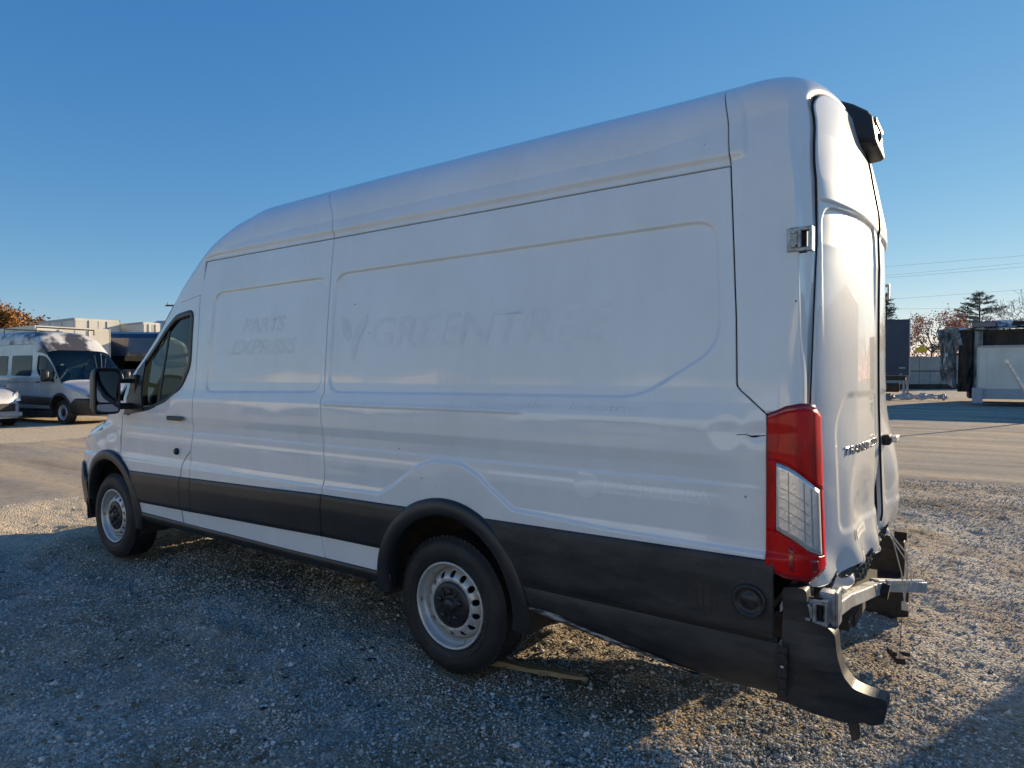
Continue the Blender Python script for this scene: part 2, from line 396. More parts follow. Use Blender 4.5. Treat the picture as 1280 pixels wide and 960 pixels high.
TOPMAX = lambda x: float(zs_of(x))+LC

def steel_wheel(parent, x, y, r_sgn, z=.355):
    """wheel at hub, outer face towards r_sgn*y"""
    o = bpy.data.objects.new('wheel', None); link(o, parent); o.location = (x, y, z)
    # tyre : closed lathe, blocks of tread cut by grooves
    W = .118; prof = []
    side_p = [(.222,-.02),(.232,-.004),(.250,.006),(.285,.012),(.315,.008),(.335,-.004),(.348,-.022)]
    prof += side_p
    tread = []
    xs = np.linspace(-.026, -2*W+.045, 25)
    for i, h in enumerate(xs):
        g = i % 6 == 4
        tread.append((.3565 - (.009 if g else 0) - .004*abs((h+W)/W)**3, h))
    prof += tread
    prof += [(r, -2*W-h+.018) for r, h in side_p[::-1]]
    mb = MB(); mb.lathe(prof, n=72, sgn=r_sgn)
    # sipes across the shoulders
    ty = mb.obj('tyre', M['rubber'], o, smooth=False)
    ty.data.polygons.foreach_set('use_smooth', [True]*len(ty.data.polygons))
    sb = MB()
    for k in range(72):
        a = 2*math.pi*k/72
        for yy in (-.036, -.19):
            Mx = Matrix.Rotation(-a, 3, 'Y')
            sb.box(Mx@Vector((.3535,0,0))+Vector((0, r_sgn*yy, 0)), (.009,.026,.018), M=Mx)
    sb.obj('tread_block', M['rubber'], ty, kind='stuff')
    lt = MB(); lt.lathe([(.262,.0065),(.264,.0115),(.266,.0115),(.268,.0095)], n=72, sgn=r_sgn); lt.obj('sidewall_ring', M['rubber'], ty, smooth=True)
    # rim
    mb = MB(); mb.lathe([(.224,-.012),(.226,-.002),(.222,.003),(.214,.0),(.209,-.012),(.206,-.03),(.200,-.036),(.192,-.045),(.188,-.075),(.186,-.10)], n=72, sgn=r_sgn)
    rim = mb.obj('rim', M['rust_rim'], o, smooth=True)
    # disc with hand holes : 14 sectors
    NS = 14; V = []; Fc = []
    def hgt(r): return float(np.interp(r, [.10,.118,.128,.140,.160,.176,.188], [-.040,-.022,-.016,-.018,-.032,-.058,-.082]))
    for s in range(NS):
        a0 = 2*math.pi*s/NS; da = 2*math.pi/NS; K = 24; base = len(V)
        for k in range(K):
            th = 2*math.pi*k/K; cx_, cy_ = math.cos(th), math.sin(th)
            # boundary box in (angle, radius) space
            m_ = max(abs(cx_), abs(cy_)); ba = a0+da/2*(1+cx_/m_); br = .154+.034*cy_/m_ if cy_ > 0 else .154+.036*cy_/m_
            ha = a0+da/2+.0165*cx_/.155; hr = .155+.0172*cy_
            for (aa, rr, dz) in ((ba, br, 0), ((ba+ha*3)/4, (br+hr*3)/4, 0), (ha, hr, 0), (ha, hr, -.012)):
                V.append((rr*math.cos(aa), r_sgn*(hgt(rr)+dz), rr*math.sin(aa)))
        for k in range(K):
            k2 = (k+1)%K
            for j in range(3): Fc.append((base+k*4+j, base+k2*4+j, base+k2*4+j+1, base+k*4+j+1))
    mb = MB(); mb.add(V, Fc); mb.lathe([(.10,-.06),(.112,-.03),(.118,-.022)], n=56, sgn=r_sgn)
    d = mb.obj('wheel_disc', M['steel'], rim, smooth=True)
    mb = MB(); mb.lathe([(0.001,-.10),(.187,-.105)], n=48, sgn=r_sgn); mb.obj('brake_drum', M['dark'], o)
    mb = MB(); mb.lathe([(.001,.006),(.028,.006),(.036,.0),(.038,-.012),(.046,-.014),(.095,-.010),(.118,-.016),(.125,-.03)], n=40, sgn=r_sgn)
    for k in range(5):
        a = 2*math.pi*k/5+.3; mb.lathe([(.001,.004),(.012,.003),(.016,-.004),(.017,-.02)], c=(.07*math.cos(a), 0, .07*math.sin(a)), n=12, sgn=r_sgn)
        Mx = Matrix.Rotation(-a-.628, 3, 'Y'); mb.box(Mx@Vector((.075,r_sgn*-.010,0)), (.045,.01,.007), M=Mx)
    mb.obj('hub_cap', M['cap'], o, smooth=True)
    return o

def arch_flare(parent, A, side, w, a0, a1, ro, ri, off=.018, name='wheel_arch_trim'):
    cx_, cz_, _ = A; aa = np.linspace(a0, a1, 60)
    rows = []
    for f, o in ((0,-.004),(0,.010),(.15,.022),(.75,.026),(.93,.018),(1,.004),(1.02,-.05)):
        r = ro+(ri-ro)*f; x = cx_+r*np.cos(aa); t = np.maximum(cz_+r*np.sin(aa)*1.0, .2)
        rows.append(S(x, t, side, o, lambda a, b: np.full(np.shape(a), .012)))
    return gridobj(name, np.stack(rows, 1), M['black_plastic'], parent)

def van(root, detail=True, paint=None, side_win=False, roofdirt=None, k=1.):
    W_ = paint or M['white']; res = .0075 if detail else .05; rt = .005 if detail else .04
    D = (lambda x, t: Dside(x, t, True)) if detail else (lambda x, t: Dside(x, t, False))
    D0 = lambda x, t: Dside(x, t, False)
    for side in (-1, 1):
        hi = detail and side < 0; r1 = res if hi else .05; r2 = rt if hi else .04; Dm = D if hi else D0
        # front fender, door, cargo panels
        patch('front_fender', W_, root, .02, seamA, .45, 1.34, side, min(r1, .03), r2, D=Dfender if hi else D0, mask=arch_mask, top=lambda x: zs_of(x)+.02)
        dm = lambda x, t: (poly_sdf(x, t, WIN) < -.012) & arch_mask(x, t)
        door = patch('front_door', W_, root, seamA, seamB, .46, 2.2, side, r1 if hi else .03, r2 if hi else .03, D=Dm, mask=dm, top=doortop)
        strip('window_seal', M['black_plastic'], door, WIN, .021, side, .004, .014, closed=True)
        fillpoly('window', M['glass'] if not side_win else M['dark_glass'], door, WIN, side, -.012, res=.08)
        strip('window_bar', M['black_plastic'], door, [(1.885,1.93),(1.855,1.31)], .014, side, -.008, .01)
        tri = fillpoly('mirror_sail', M['black_plastic'], door, [(1.345,1.225),(1.66,1.262),(1.60,1.42),(1.575,1.67),(1.47,1.585)], side, .004, thick=.01)
        h = strip('door_handle', M['black_plastic'], door, [(2.07,1.228),(2.28,1.228)], .016, side, .028, .012)
        if hi:
            mb = MB(); c = S(2.18, .985, -1, .012); mb.lathe([(.001,.012),(.018,.011),(.024,.004),(.025,-.01)], c=tuple(c), n=20, sgn=-1)
            mb.obj('lock_plug', M['black_plastic'], door, smooth=True)
            strip('fuel_flap_line', M['seam'], door, [(2.365,1.0),(2.30,.95),(2.262,.90),(2.245,.80),(2.232,.60),(2.25,.465)], .0022, side, .0015, .003, D=D)
            strip('door_crease', M['seam'], door, [(2.30,.46),(2.3,.47)], .002, side, .0, .002, D=D)
        patch('side_panel', W_, root, seamB, seamM, .46, 2.37, side, r1, r2, D=Dm)
        patch('cargo_panel', W_, root, seamM, seamR, .46, 2.37, side, r1, r2, D=Dm, mask=arch_mask)
        if side_win:
            fillpoly('side_window', M['dark_glass'], root, rpoly([(2.58,1.40),(3.70,1.42),(3.70,2.03),(2.60,2.03)], .07), side, .004, res=.1, thick=.006)
        # roof shell in three lengths
        wmask = lambda x, t: ~((x > 1.02) & (x < 1.93) & (t > zs_of(x)+.09))
        def roofp(name, fl, fr, tb, n1, n2, mask=None, ret=.012, gap=.0035):
            # from body side up over the roof to the centre line
            L = lambda f: (f if callable(f) else (lambda t: np.full(np.shape(t), float(f))))
            a_, b_ = L(fl), L(fr); u = edges(n1, .8); v = np.linspace(0, 1, n2)
            v = np.unique(np.concatenate([v, [.004], np.linspace(0, .12, n2//4)]))
            U, Vv = np.meshgrid(u, v, indexing='ij'); X = a_(np.full(U.shape, 2.5))*(1-U)+b_(np.full(U.shape, 2.5))*U
            for _ in range(3):
                tb_ = tb(X) if callable(tb) else tb
                T = tb_+gap+(zs_of(X)+LC-tb_-gap)*Vv
                X = a_(T)+gap+(b_(T)-a_(T)-2*gap)*U
            n = normal(X, T, side); P = S0(X, T, side)+n*Dm(X, T)[..., None]
            P[:, -1, 1] = 0
            mk = None if mask is None else mask((X[:-1,:-1]+X[1:,1:])/2, (T[:-1,:-1]+T[1:,1:])/2)
            if ret:
                P = np.pad(P, ((1,1),(1,0),(0,0)), mode='edge'); n = np.pad(n, ((1,1),(1,0),(0,0)), mode='edge')
                ring = np.ones(P.shape[:2], bool); ring[1:-1,1:] = False; P[ring] -= n[ring]*ret
                if mk is not None: mk = np.pad(mk, ((1,1),(1,0)), mode='edge')
            return gridobj(name, P, roofdirt or W_, root, mk, flip=(side > 0))
        nn = 60 if hi else 24
        roofp('cab_roof', 1.0, lambda t: np.full(np.shape(t), 2.405), lambda x: np.minimum(doortop(x), zs_of(x)+.0), 60 if hi else 30, nn, wmask, gap=.001)
        roofp('roof_panel', 2.405, seamM, 2.37, 80 if hi else 20, nn, gap=.0035)
        roofp('roof_panel', seamM, seamR, 2.37, 130 if hi else 30, nn)
        # hood and windscreen
        def top_(name, x0, x1, m_, off, q0, D_=None):
            u = np.linspace(0, 1, 30)**1.5 if x0 < .1 else np.linspace(0, 1, 24)
            v = np.linspace(0, 1, 20); U, Vv = np.meshgrid(u, v, indexing='ij'); X = x0+(x1-x0)*U
            T = zs_of(X)+q0+(LC-q0)*Vv; P = S(X, T, side, off); P[:, -1, 1] = 0
            return gridobj(name, P, m_, root, flip=(side > 0))
        top_('hood', 0.005, 1.0, W_, 0, .024)
        ws = top_('windscreen', 1.0, 1.95, M['glass'], -.01, .075)
        strip('windscreen_trim', M['black_plastic'], ws, [(1.02, float(zs_of(1.02))+.09),(1.5, float(zs_of(1.5))+.09),(1.93, float(zs_of(1.93))+.09)], .022, side, .0, .012)
        # black lower cladding
        bt = lambda x: np.interp(x, [1.2,1.48,3.83,6.37], [.775,.785,.845,.87])
        bb = lambda x: np.interp(x, [1.4,1.6,3.83,4.4], [.53,.545,.595,.60])
        def clad(name, xa, xb, fb, ft, m_=M['black_plastic'], off=.008):
            cut = True
            xs = edges(max(4, int((xb-xa)/.02)), xb-xa); v = np.array([0, .02, .12, .24, .35, .46, .56, .66, .70, .78, .88, .97, 1.0])
            oo = np.array([.0, .006, .007, .0075, .008, .0085, .009, .009, .0085, .006, .0035, .001, -.004])
            U, Vv = np.meshgrid(xa+.003+(xb-xa-.006)*xs, v, indexing='ij'); lo = fb(U); hi_ = ft(U); T = lo+(hi_-lo)*Vv
            P = S(U, T, side, 0, Dm)+normal(U, T, side)*(off+oo)[None, :, None]
            P = np.pad(P, ((1,1),(1,1),(0,0)), mode='edge'); n = np.pad(normal(U, T, side), ((1,1),(1,1),(0,0)), mode='edge')
            ring = np.ones(P.shape[:2], bool); ring[1:-1,1:-1] = False; P[ring] -= n[ring]*.02
            c_ = (P[:-1,:-1]+P[1:,1:])/2
            mk = (np.hypot(c_[...,0]-4.80, c_[...,2]-.42) > .475) & (np.hypot(c_[...,0]-1.08, c_[...,2]-.40) > .475)
            return gridobj(name, P, m_, root, mk, flip=(side > 0))
        clad('lower_cladding', 1.36, 2.238, bb, bt); clad('lower_cladding', 2.241, 2.385, bb, bt)
        clad('lower_cladding', 2.388, 3.84, bb, bt); clad('lower_cladding', 3.845, 4.62, bb, bt)
        clad('rear_cladding', 5.06, 6.40, lambda x: 0*x+.585, bt, M['skirt'])
        # rocker sill
        def sill(xa, xb):
            xs = np.linspace(xa, xb, 40); rows = []
            for t, o in ((.47,-.02),(.468,.012),(.46,.02),(.43,.02),(.40,.006),(.385,-.02),(.38,-.06),(.44,-.07)):
                rows.append(S(xs, np.full(40, t), side, o))
            gridobj('sill', np.stack(rows, 1), M['black_plastic'], root)
        sill(1.55, 4.40)
        # rear skirt below cladding
        sb = lambda x: np.interp(x, [5.2,5.31,5.7,6.19,6.44], [.47,.44,.385,.345,.355])
        xs = np.linspace(5.22, 6.415, 50); rows = []
        for f, o in ((0,-.02),(.01,.014),(.05,.020),(.5,.018),(.85,.008),(.93,-.002),(.97,-.014),(1,-.05),(.9,-.07)):
            t = .578+(sb(xs)-.578)*f; rows.append(S(xs, t, side, o))
        gridobj('rear_skirt', np.stack(rows, 1), M['skirt'], root)
        if hi:
            xs = np.linspace(5.24, 6.10, 60); rows = []
            for f, o in ((.70,.0140),(.80,.0108),(.86,.0085),(.92,.0015),(.955,-.007),(.985,-.022)):
                w_ = np.clip((6.10-xs)/.75, 0, 1); t = .578+(sb(xs)-.578)*(1-(1-f)*w_**.5); rows.append(S(xs, t, side, o+.0015))
            gridobj('scrape', M and np.stack(rows, 1), M['scuff'], root, label='pale scraped lower edge of the rear skirt')
        arch_flare(root, (1.08,.40,0), side, 0, R_(-8), R_(172), .525, .44)
        arch_flare(root, (4.80,.42,0), side, 0, R_(-9), R_(187), .505, .415)
        strip('trim_gap', M['seam'], root, [(5.27,.581),(6.41,.581)], .012, side, .020, .004)
        # wheel housings
        for (cx_, cz_, rr) in ((1.07,.385,.50),(4.80,.42,.49)):
            aa = np.linspace(R_(-12), R_(192), 40); rows = []
            for yy in (.99, .62): rows.append(np.stack([cx_+rr*np.cos(aa), np.full(40, side*yy), cz_+rr*np.sin(aa)], -1))
            rows.append(np.stack([cx_+rr*.05*np.cos(aa), np.full(40, side*.60), cz_+rr*.05*np.sin(aa)], -1))
            gridobj('wheel_housing', np.stack(rows, 1), M['under'], root)
        for x in (1.02, 4.77): steel_wheel(root, x, side*.968, side)
        # side mirror
        mr = MB()
        def loop(x, s, yy0, yy1, z0, z1):
            out = []
            for k in range(20):
                a = 2*math.pi*k/20; c, s_ = math.cos(a), math.sin(a); ex = .3
                out.append((x, side*((yy0+yy1)/2+(yy1-yy0)/2*s*math.copysign(abs(c)**ex, c)), (z0+z1)/2+(z1-z0)/2*s*math.copysign(abs(s_)**ex, s_)))
            return out
        V = []
        for x, s in ((1.50,.93),(1.515,1.0),(1.48,1.03),(1.42,.97),(1.37,.8),(1.34,.45)): V += loop(x, s, 1.118, 1.300, 1.245, 1.60)
        Fc = [(i*20+j, i*20+(j+1)%20, (i+1)*20+(j+1)%20, (i+1)*20+j) for i in range(5) for j in range(20)]+[tuple(range(100, 120)), tuple(range(20))[::-1]]
        mr.add(V, Fc); mir = mr.obj('door_mirror', M['black_plastic'], root, smooth=True)
        for z0, z1 in ((1.335,1.575),(1.262,1.322)):
            g = MB(); g.add(loop(1.5045, 1, 1.132, 1.286, z0, z1), [tuple(range(20))]); g.obj('mirror_glass', M['mirror'], mir)
        g = MB(); g.box((1.44, side*1.06, 1.30), (.07,.20,.05)); g.box((1.44, side*1.06, 1.50), (.05,.18,.035)); g.box((1.46, side*.99, 1.40), (.10,.035,.30)); g.obj('mirror_arm', M['black_plastic'], mir, bevel=.01)
    g = MB(); g.box((2.95,.96,.29), (2.9,.16,.20)); g.obj('running_board', M['under'], root, bevel=.02)  # unseen block added to stop low sun passing under the van
    # nose: bumper, grille, headlamps
    for side in (-1, 1):
        rows = []
        aa = np.linspace(0, 1, 26); xx = .0+.62*aa**1.6; 
        for t, o in ((.30,-.03),(.32,.01),(.40,.035),(.60,.045),(.70,.04),(.76,.03),(.775,.0)):
            tt = np.minimum(t, .775-.15*sstep(xx, .4, .62)*(t > .6)); q = S(np.maximum(xx, .02), tt+0*xx, side, o); 
            f = np.clip(1-aa*3.2, 0, 1); q[:, 1] = q[:, 1]*(1-f**1.3); q[:, 0] -= .05*f; rows.append(q)
        gridobj('front_bumper', np.stack(rows, 1), M['black_plastic'], root)
        hl = fillpoly('headlamp', M['dark_glass'], root, rpoly([(.02,.78),(.07,.80),(.13,.86),(.13,.90),(.07,.90),(.025,.86)], .015), side, .008, res=.05, thick=.01)
        hr = fillpoly('headlamp_reflector', M['chrome'], hl, rpoly([(.03,.80),(.07,.82),(.11,.87),(.07,.885),(.03,.86)], .01), side, .0205, res=.08)
    g = MB(); g.box((-.005,0,.84), (.05,1.15,.16)); g.box((-.035,0,.80), (.02,1.2,.02)); g.box((-.035,0,.87), (.02,1.2,.02)); g.obj('grille', M['black_plastic'], root, bevel=.01)
    g = MB(); g.add([(-.002, -.80, .5), (-.002, .80, .5), (-.002, .78, .78), (-.002, -.78, .78)], [(0,1,2,3)]); g.obj('nose_panel', M['black_plastic'], root)
    # floor, chassis, cab interior
    g = MB(); g.box((3.75,0,.50), (5.0,1.7,.06)); g.obj('floor_pan', M['under'], root)
    g = MB()
    for s in (-1, 1): g.box((3.7, s*.45, .44), (5.2,.08,.11))
    for x in (2.0, 3.0, 4.0, 5.4, 6.1): g.box((x, 0, .44), (.08,1.5,.08))
    g.obj('chassis_rail', M['under'], root)
    g = MB(); g.tube([(4.77,-.85,.355),(4.77,.85,.355)], .05, 10); g.tube([(4.77,-.12,.355),(4.77,.12,.355)], .15, 12); g.obj('rear_axle', M['under'], root, smooth=True)
    g = MB(); g.tube([(1.02,-.8,.34),(1.02,.8,.34)], .05, 8); g.box((1.0,0,.40), (.8,1.0,.2)); g.obj('front_subframe', M['under'], root)
    g = MB(); g.tube([(2.0,.3,.36),(3.2,.3,.36),(4.3,.35,.36),(5.0,.55,.42),(5.8,.55,.36)], .045, 8); g.tube([(2.6,.3,.35),(3.3,.3,.35)], .09, 10); g.obj('exhaust_pipe', M['under'], root, smooth=True)
    g = MB(); g.box((3.1,-.62,.42), (1.0,.45,.16)); g.obj('fuel_tank', M['under'], root, bevel=.03)
    # dark shell added behind the panels: seams read black, no light leaks
    for side in (-1, 1):
        xs = np.linspace(2.47, 6.28, 60); q = []
        for i in range(30):
            f = i/29; t = .50+(zs_of(xs)+LC-.50)*f**1.0; q.append(S(xs, t, side, -.03))
        P = np.stack(q, 1); P[:, -1, 1] = 0
        X, T = P[:, :, 0], P[:, :, 2]
        mk = np.hypot((X[:-1,:-1]+X[1:,1:])/2-4.80, (T[:-1,:-1]+T[1:,1:])/2-.42) > .5
        gridobj('body_liner', P, M['dark'], root, mk)
    g = MB(); g.box((2.47,0,1.45), (.03,1.74,1.7)); g.obj('bulkhead', M['cream_int'], root)
    g = MB(); g.box((1.20,0,1.0), (.45,1.75,.42)); g.box((1.45,-.45,1.20), (.22,.4,.10)); g.obj('dashboard', M['dash'], root, bevel=.04)
    g = MB(); g.box((1.7,0,.56), (1.5,1.85,.04)); g.obj('cab_floor', M['dash'], root)
    st = MB(); pts = [(1.62+.03*math.sin(t)*0+.09*math.sin(t)*.5, -.45+.19*math.cos(t), 1.22+.17*math.sin(t)) for t in np.linspace(0, 2*math.pi, 25)]
    st.tube(pts, .014, 6, cap=False); st.tube([(1.45,-.45,1.12),(1.62,-.45,1.22)], .03, 8); st.obj('steering_wheel', M['dash'], root, smooth=True)
    for yy in (-.50, .28, .62):
        s = MB(); s.box((2.0,yy,.80), (.50,.44,.30)); st_ = s.obj('seat', M['seat'], root, bevel=.06)
        s = MB(); Mx = Matrix.Rotation(R_(12), 3, 'Y'); s.box((2.24,yy,1.22), (.14,.44,.66), M=Mx); s.obj('seat_back', M['seat'], st_, bevel=.06)
        s = MB(); s.box((2.32,yy,1.64), (.10,.26,.18), M=Mx); s.tube([(2.30,yy-.06,1.5),(2.32,yy-.06,1.62)], .008, 6); s.obj('headrest', M['seat'], st_, bevel=.04)

# ================================================================== the van in the photograph
V1 = empty('cargo_van', (0,0,0), 0, 'long high-roof white cargo van in the foreground with crushed rear end', 'van')
van(V1, True)

# --- rear corner, rounded into the tail
def bulge(y, z=0.): return .118*(1+.20*sstep(np.asarray(z), 1.5, 2.6))*(1-np.clip(np.abs(y)/.90, 0, 1)**3.0)
def glean(z): return np.interp(z, [0,.8,1.4,2.05,2.3,2.5,2.65,2.8], [.03,.025,0,-.012,-.035,-.068,-.10,-.13])
XC = 6.36; RL = .125
def E(x, t, side=-1, off=0., cham=True):
    x = np.asarray(x, float); t = np.asarray(t, float)
    k = np.clip((x-XC)/RL, 0, 1); dl = .104*(1-np.clip(1-k**2.8, 0, 1)**(1/2.8))
    if cham:
        k0 = .88; wc = sstep(t, 1.5, 1.95)*sstep(t, 2.80, 2.55); dl = dl*(1-wc)+wc*.104*np.clip((k-k0)/(1-k0), 0, 1)
    xx = np.minimum(x, XC); D_ = Dside(xx, t, True)*(1-k)
    n = normal(xx, t, side)
    P = S0(xx, t, side)+n*(D_-dl)[..., None]
    P[..., 0] = x+k*bulge(P[..., 1], P[..., 2])+np.where(P[..., 2] > 1.44, sstep(x, np.minimum(seamR(t)+.03, XC-.03), XC), k)*glean(P[..., 2])
    if off:
        nx = k; nn = n*(1-k[..., None])+np.array([1.,0,0])*k[..., None]; nn /= np.linalg.norm(nn, axis=-1, keepdims=True); P = P+nn*off
    return P
def KX(n):  # x samples dense round the corner
    a = XC+RL*(np.linspace(0.02, 1, n) if n > 24 else np.sin(np.linspace(0, math.pi/2, n))**(2/2.8)); return a
for side in (-1, 1):
    xs_r = KX(60 if side < 0 else 30)
    # corner pillar from lamp top up and over the roof
    nt_ = 190 if side < 0 else 60
    v = np.linspace(0, 1, nt_)
    T0 = 1.405; TE = float(zs_of(6.3))+LC
    Tv = T0+.003+(TE-T0-.003)*v
    cols = []
    for t in Tv:
        sx = float(seamR(t))+.0035; a = np.linspace(sx, XC-.002, 26 if side < 0 else 8); cols.append(np.concatenate([[sx, sx+.003], a[1:], xs_r]) )
    X = np.array(cols).T; T = T0+.003+(zs_of(np.minimum(X, XC))+LC-T0-.003)*v[None, :]
    P = E(X, T, side); P[:, -1, 1] = 0
    endr = P[-1].copy(); endr[:, 0] -= .05; endr2 = P[0].copy()-normal(X[0], T[0], side)*.012
    P = np.concatenate([endr2[None], P, endr[None]], 0)
    b = P[:, 0:1].copy(); b[:, 0, 2] -= .003; b2 = b.copy()
    b2[:, 0] -= np.concatenate([[normal(X[0,0], T[0,0], side)], normal(np.minimum(X[:,0], XC), T[:,0], side), [normal(XC, T[0,0], side)]])*.02
    P = np.concatenate([b2, P], 1)
    gridobj('corner_panel', P, M['white'], V1, flip=(side > 0))
# mapping of opening edge
_tt = np.linspace(.5, float(zs_of(XC))+LC, 700)
_e = E(np.full(700, XC+RL), _tt, -1)
_mono = np.maximum.accumulate(_e[:, 2]) <= _e[:, 2]+1e-9; _e = _e[_mono]
def yo(z): return np.interp(z, _e[:, 2], -_e[:, 1])
ZTOPD = float(_e[:, 2].max())
def Drear(y, z):
    d = np.zeros(np.shape(y))
    for s in (-1, 1):
        pol = rpoly([(s*.085,1.545),(s*.085,2.215),(s*.80,2.195),(s*.81,1.545)], .09)
        f = sstep(poly_sdf(y, z, pol), -.004, .006); d = d-.009*f*sstep(z, 1.62, 2.12)
        pol2 = rpoly([(s*.08,.93),(s*.08,1.47),(s*.62,1.47),(s*.72,1.36),(s*.72,.93)], .06)
        d = d-.006*sstep(poly_sdf(y, z, pol2), -.015, .02)
    # ledge over the windows blanks
    d = d+.007*sstep(z, 2.208, 2.224)*sstep(z, 2.50, 2.25)*sstep(np.abs(y), .86, .80)
    # crash damage low down
    d = d-.030*np.exp(-((y+.36)/.17)**2-((z-.97)/.14)**2)
    d = d+.006*np.exp(-((y+.60)/.07)**2-((z-1.0)/.16)**2)
    d = d-.045*np.exp(-((y+.02)/.06)**2-((z-.96)/.11)**2)*(y < 0)
    d = d+.05*sstep(y, 0, .35)*np.exp(-((z-1.02)/.28)**2)*(y > 0)-.03*sstep(z, .92, .72)*(y > 0)
    d = d+.012*np.sin(y*19+z*7)*np.exp(-((z-.80)/.07)**2)
    d = d+.002*np.sin(y*7+2)*np.sin(z*5)
    return d
def XR(y, z, off=0): return XC+RL+bulge(y, z)+glean(z)+Drear(y, z)+off+.003+.006*sstep(z, 2.0, 2.3)
def rear_door(s):
    zz = np.unique(np.concatenate([np.linspace(.775, ZTOPD-.012, 400), [.778]]))
    u = edges(150, .87, .003); P = np.zeros((len(u), len(zz), 3))
    for j, z in enumerate(zz):
        z_ = z; yr = max(float(yo(z_))-.019, .012); cen = .0045+.012*math.exp(-((z-.97)/.14)**2)
        y = s*(cen+(yr-cen)*u)
        zl = np.where(True, z, z)
        # crumpled bottom edge rises towards the middle
        lift = (.015*np.sin(y*9)+.02*np.exp(-(y/.2)**2))*max(0, 1-(z-.775)/.12)
        P[:, j, 1] = y; P[:, j, 2] = z+lift; P[:, j, 0] = XR(y, z+lift)
    Q = np.pad(P, ((1,1),(1,1),(0,0)), mode='edge'); ring = np.ones(Q.shape[:2], bool); ring[1:-1,1:-1] = False
    Q[ring, 0] -= .028
    return gridobj('rear_door', Q, M['white'], V1, flip=(s < 0))
RDL = rear_door(-1); RDR = rear_door(1)
# jamb sheet painted black so the door gaps read as shade
yy = np.linspace(-1, 1, 130); zz = np.linspace(.80, ZTOPD-.004, 170)
P = np.zeros((130, 170, 3))
for j, z in enumerate(zz):
    w_ = max(float(yo(z))-.002, .01); P[:, j, 1] = yy*w_; P[:, j, 2] = z; P[:, j, 0] = XC+RL+bulge(yy*w_, z)+glean(z)+np.minimum(Drear(yy*w_, z), 0)-.016
gridobj('door_jamb', P, M['seam'], V1, flip=False)

# black rubber round each side of the door opening
for s in (-1, 1):
    pts = []
    for z in np.linspace(.80, ZTOPD-.012, 120):
        y = s*max(float(yo(z))-.013, .0); pts.append((XC+RL+float(bulge(y, z)+glean(z))-.0015+.003*float(sstep(z, 2.0, 2.3)), y, z))
    g = MB(); g.tube(pts, [.0030+.0018*float(sstep(p[2], 2.0, 2.2)) for p in pts], 6); g.obj('door_seal', M['seam'], V1, smooth=True)
pts = [(float(XR(.002, z))+.0030, .002, z) for z in np.linspace(.86, ZTOPD-.03, 160)]
g = MB(); g.tube(pts, .0048, 6); g.obj('centre_seal', M['seam'], V1, smooth=True)
# hinges
def hinge(y, z, s, x=6.47):
    h = bpy.data.objects.new('hinge', None); link(h, V1); h.location = (x, s*y, z); h.scale = (.82, 1, .82)
    g = MB(); g.box((-.012, s*.004, 0), (.062,.014,.105)); g.box((.030, s*.0, .045), (.05,.03,.018)); g.box((.030, s*.0, -.045), (.05,.03,.018)); g.box((.058, s*-.006, 0), (.012,.045,.11))
    g.obj('hinge_bracket', M['galv'], h, bevel=.003)
    g = MB(); g.tube([(.012, s*.016,-.04),(.012,s*.016,.04)], .010, 10); g.box((-.01, s*.018, .0), (.03,.012,.055)); g.box((-.012, s*.022, .03), (.02,.014,.012)); g.box((-.012, s*.022, -.03), (.02,.014,.012))
    g.obj('hinge_pin', M['galv'], h, bevel=.002)
    g = MB(); g.box((.0, s*-.012, 0), (.075 if s < 0 else .02,.02,.115)); g.obj('hinge_pocket', M['seam'], h, bevel=.003)
hinge(.955, 2.045, -1, 6.455); hinge(.945, 2.04, 1, 6.50); hinge(.99, .70, -1, 6.52)

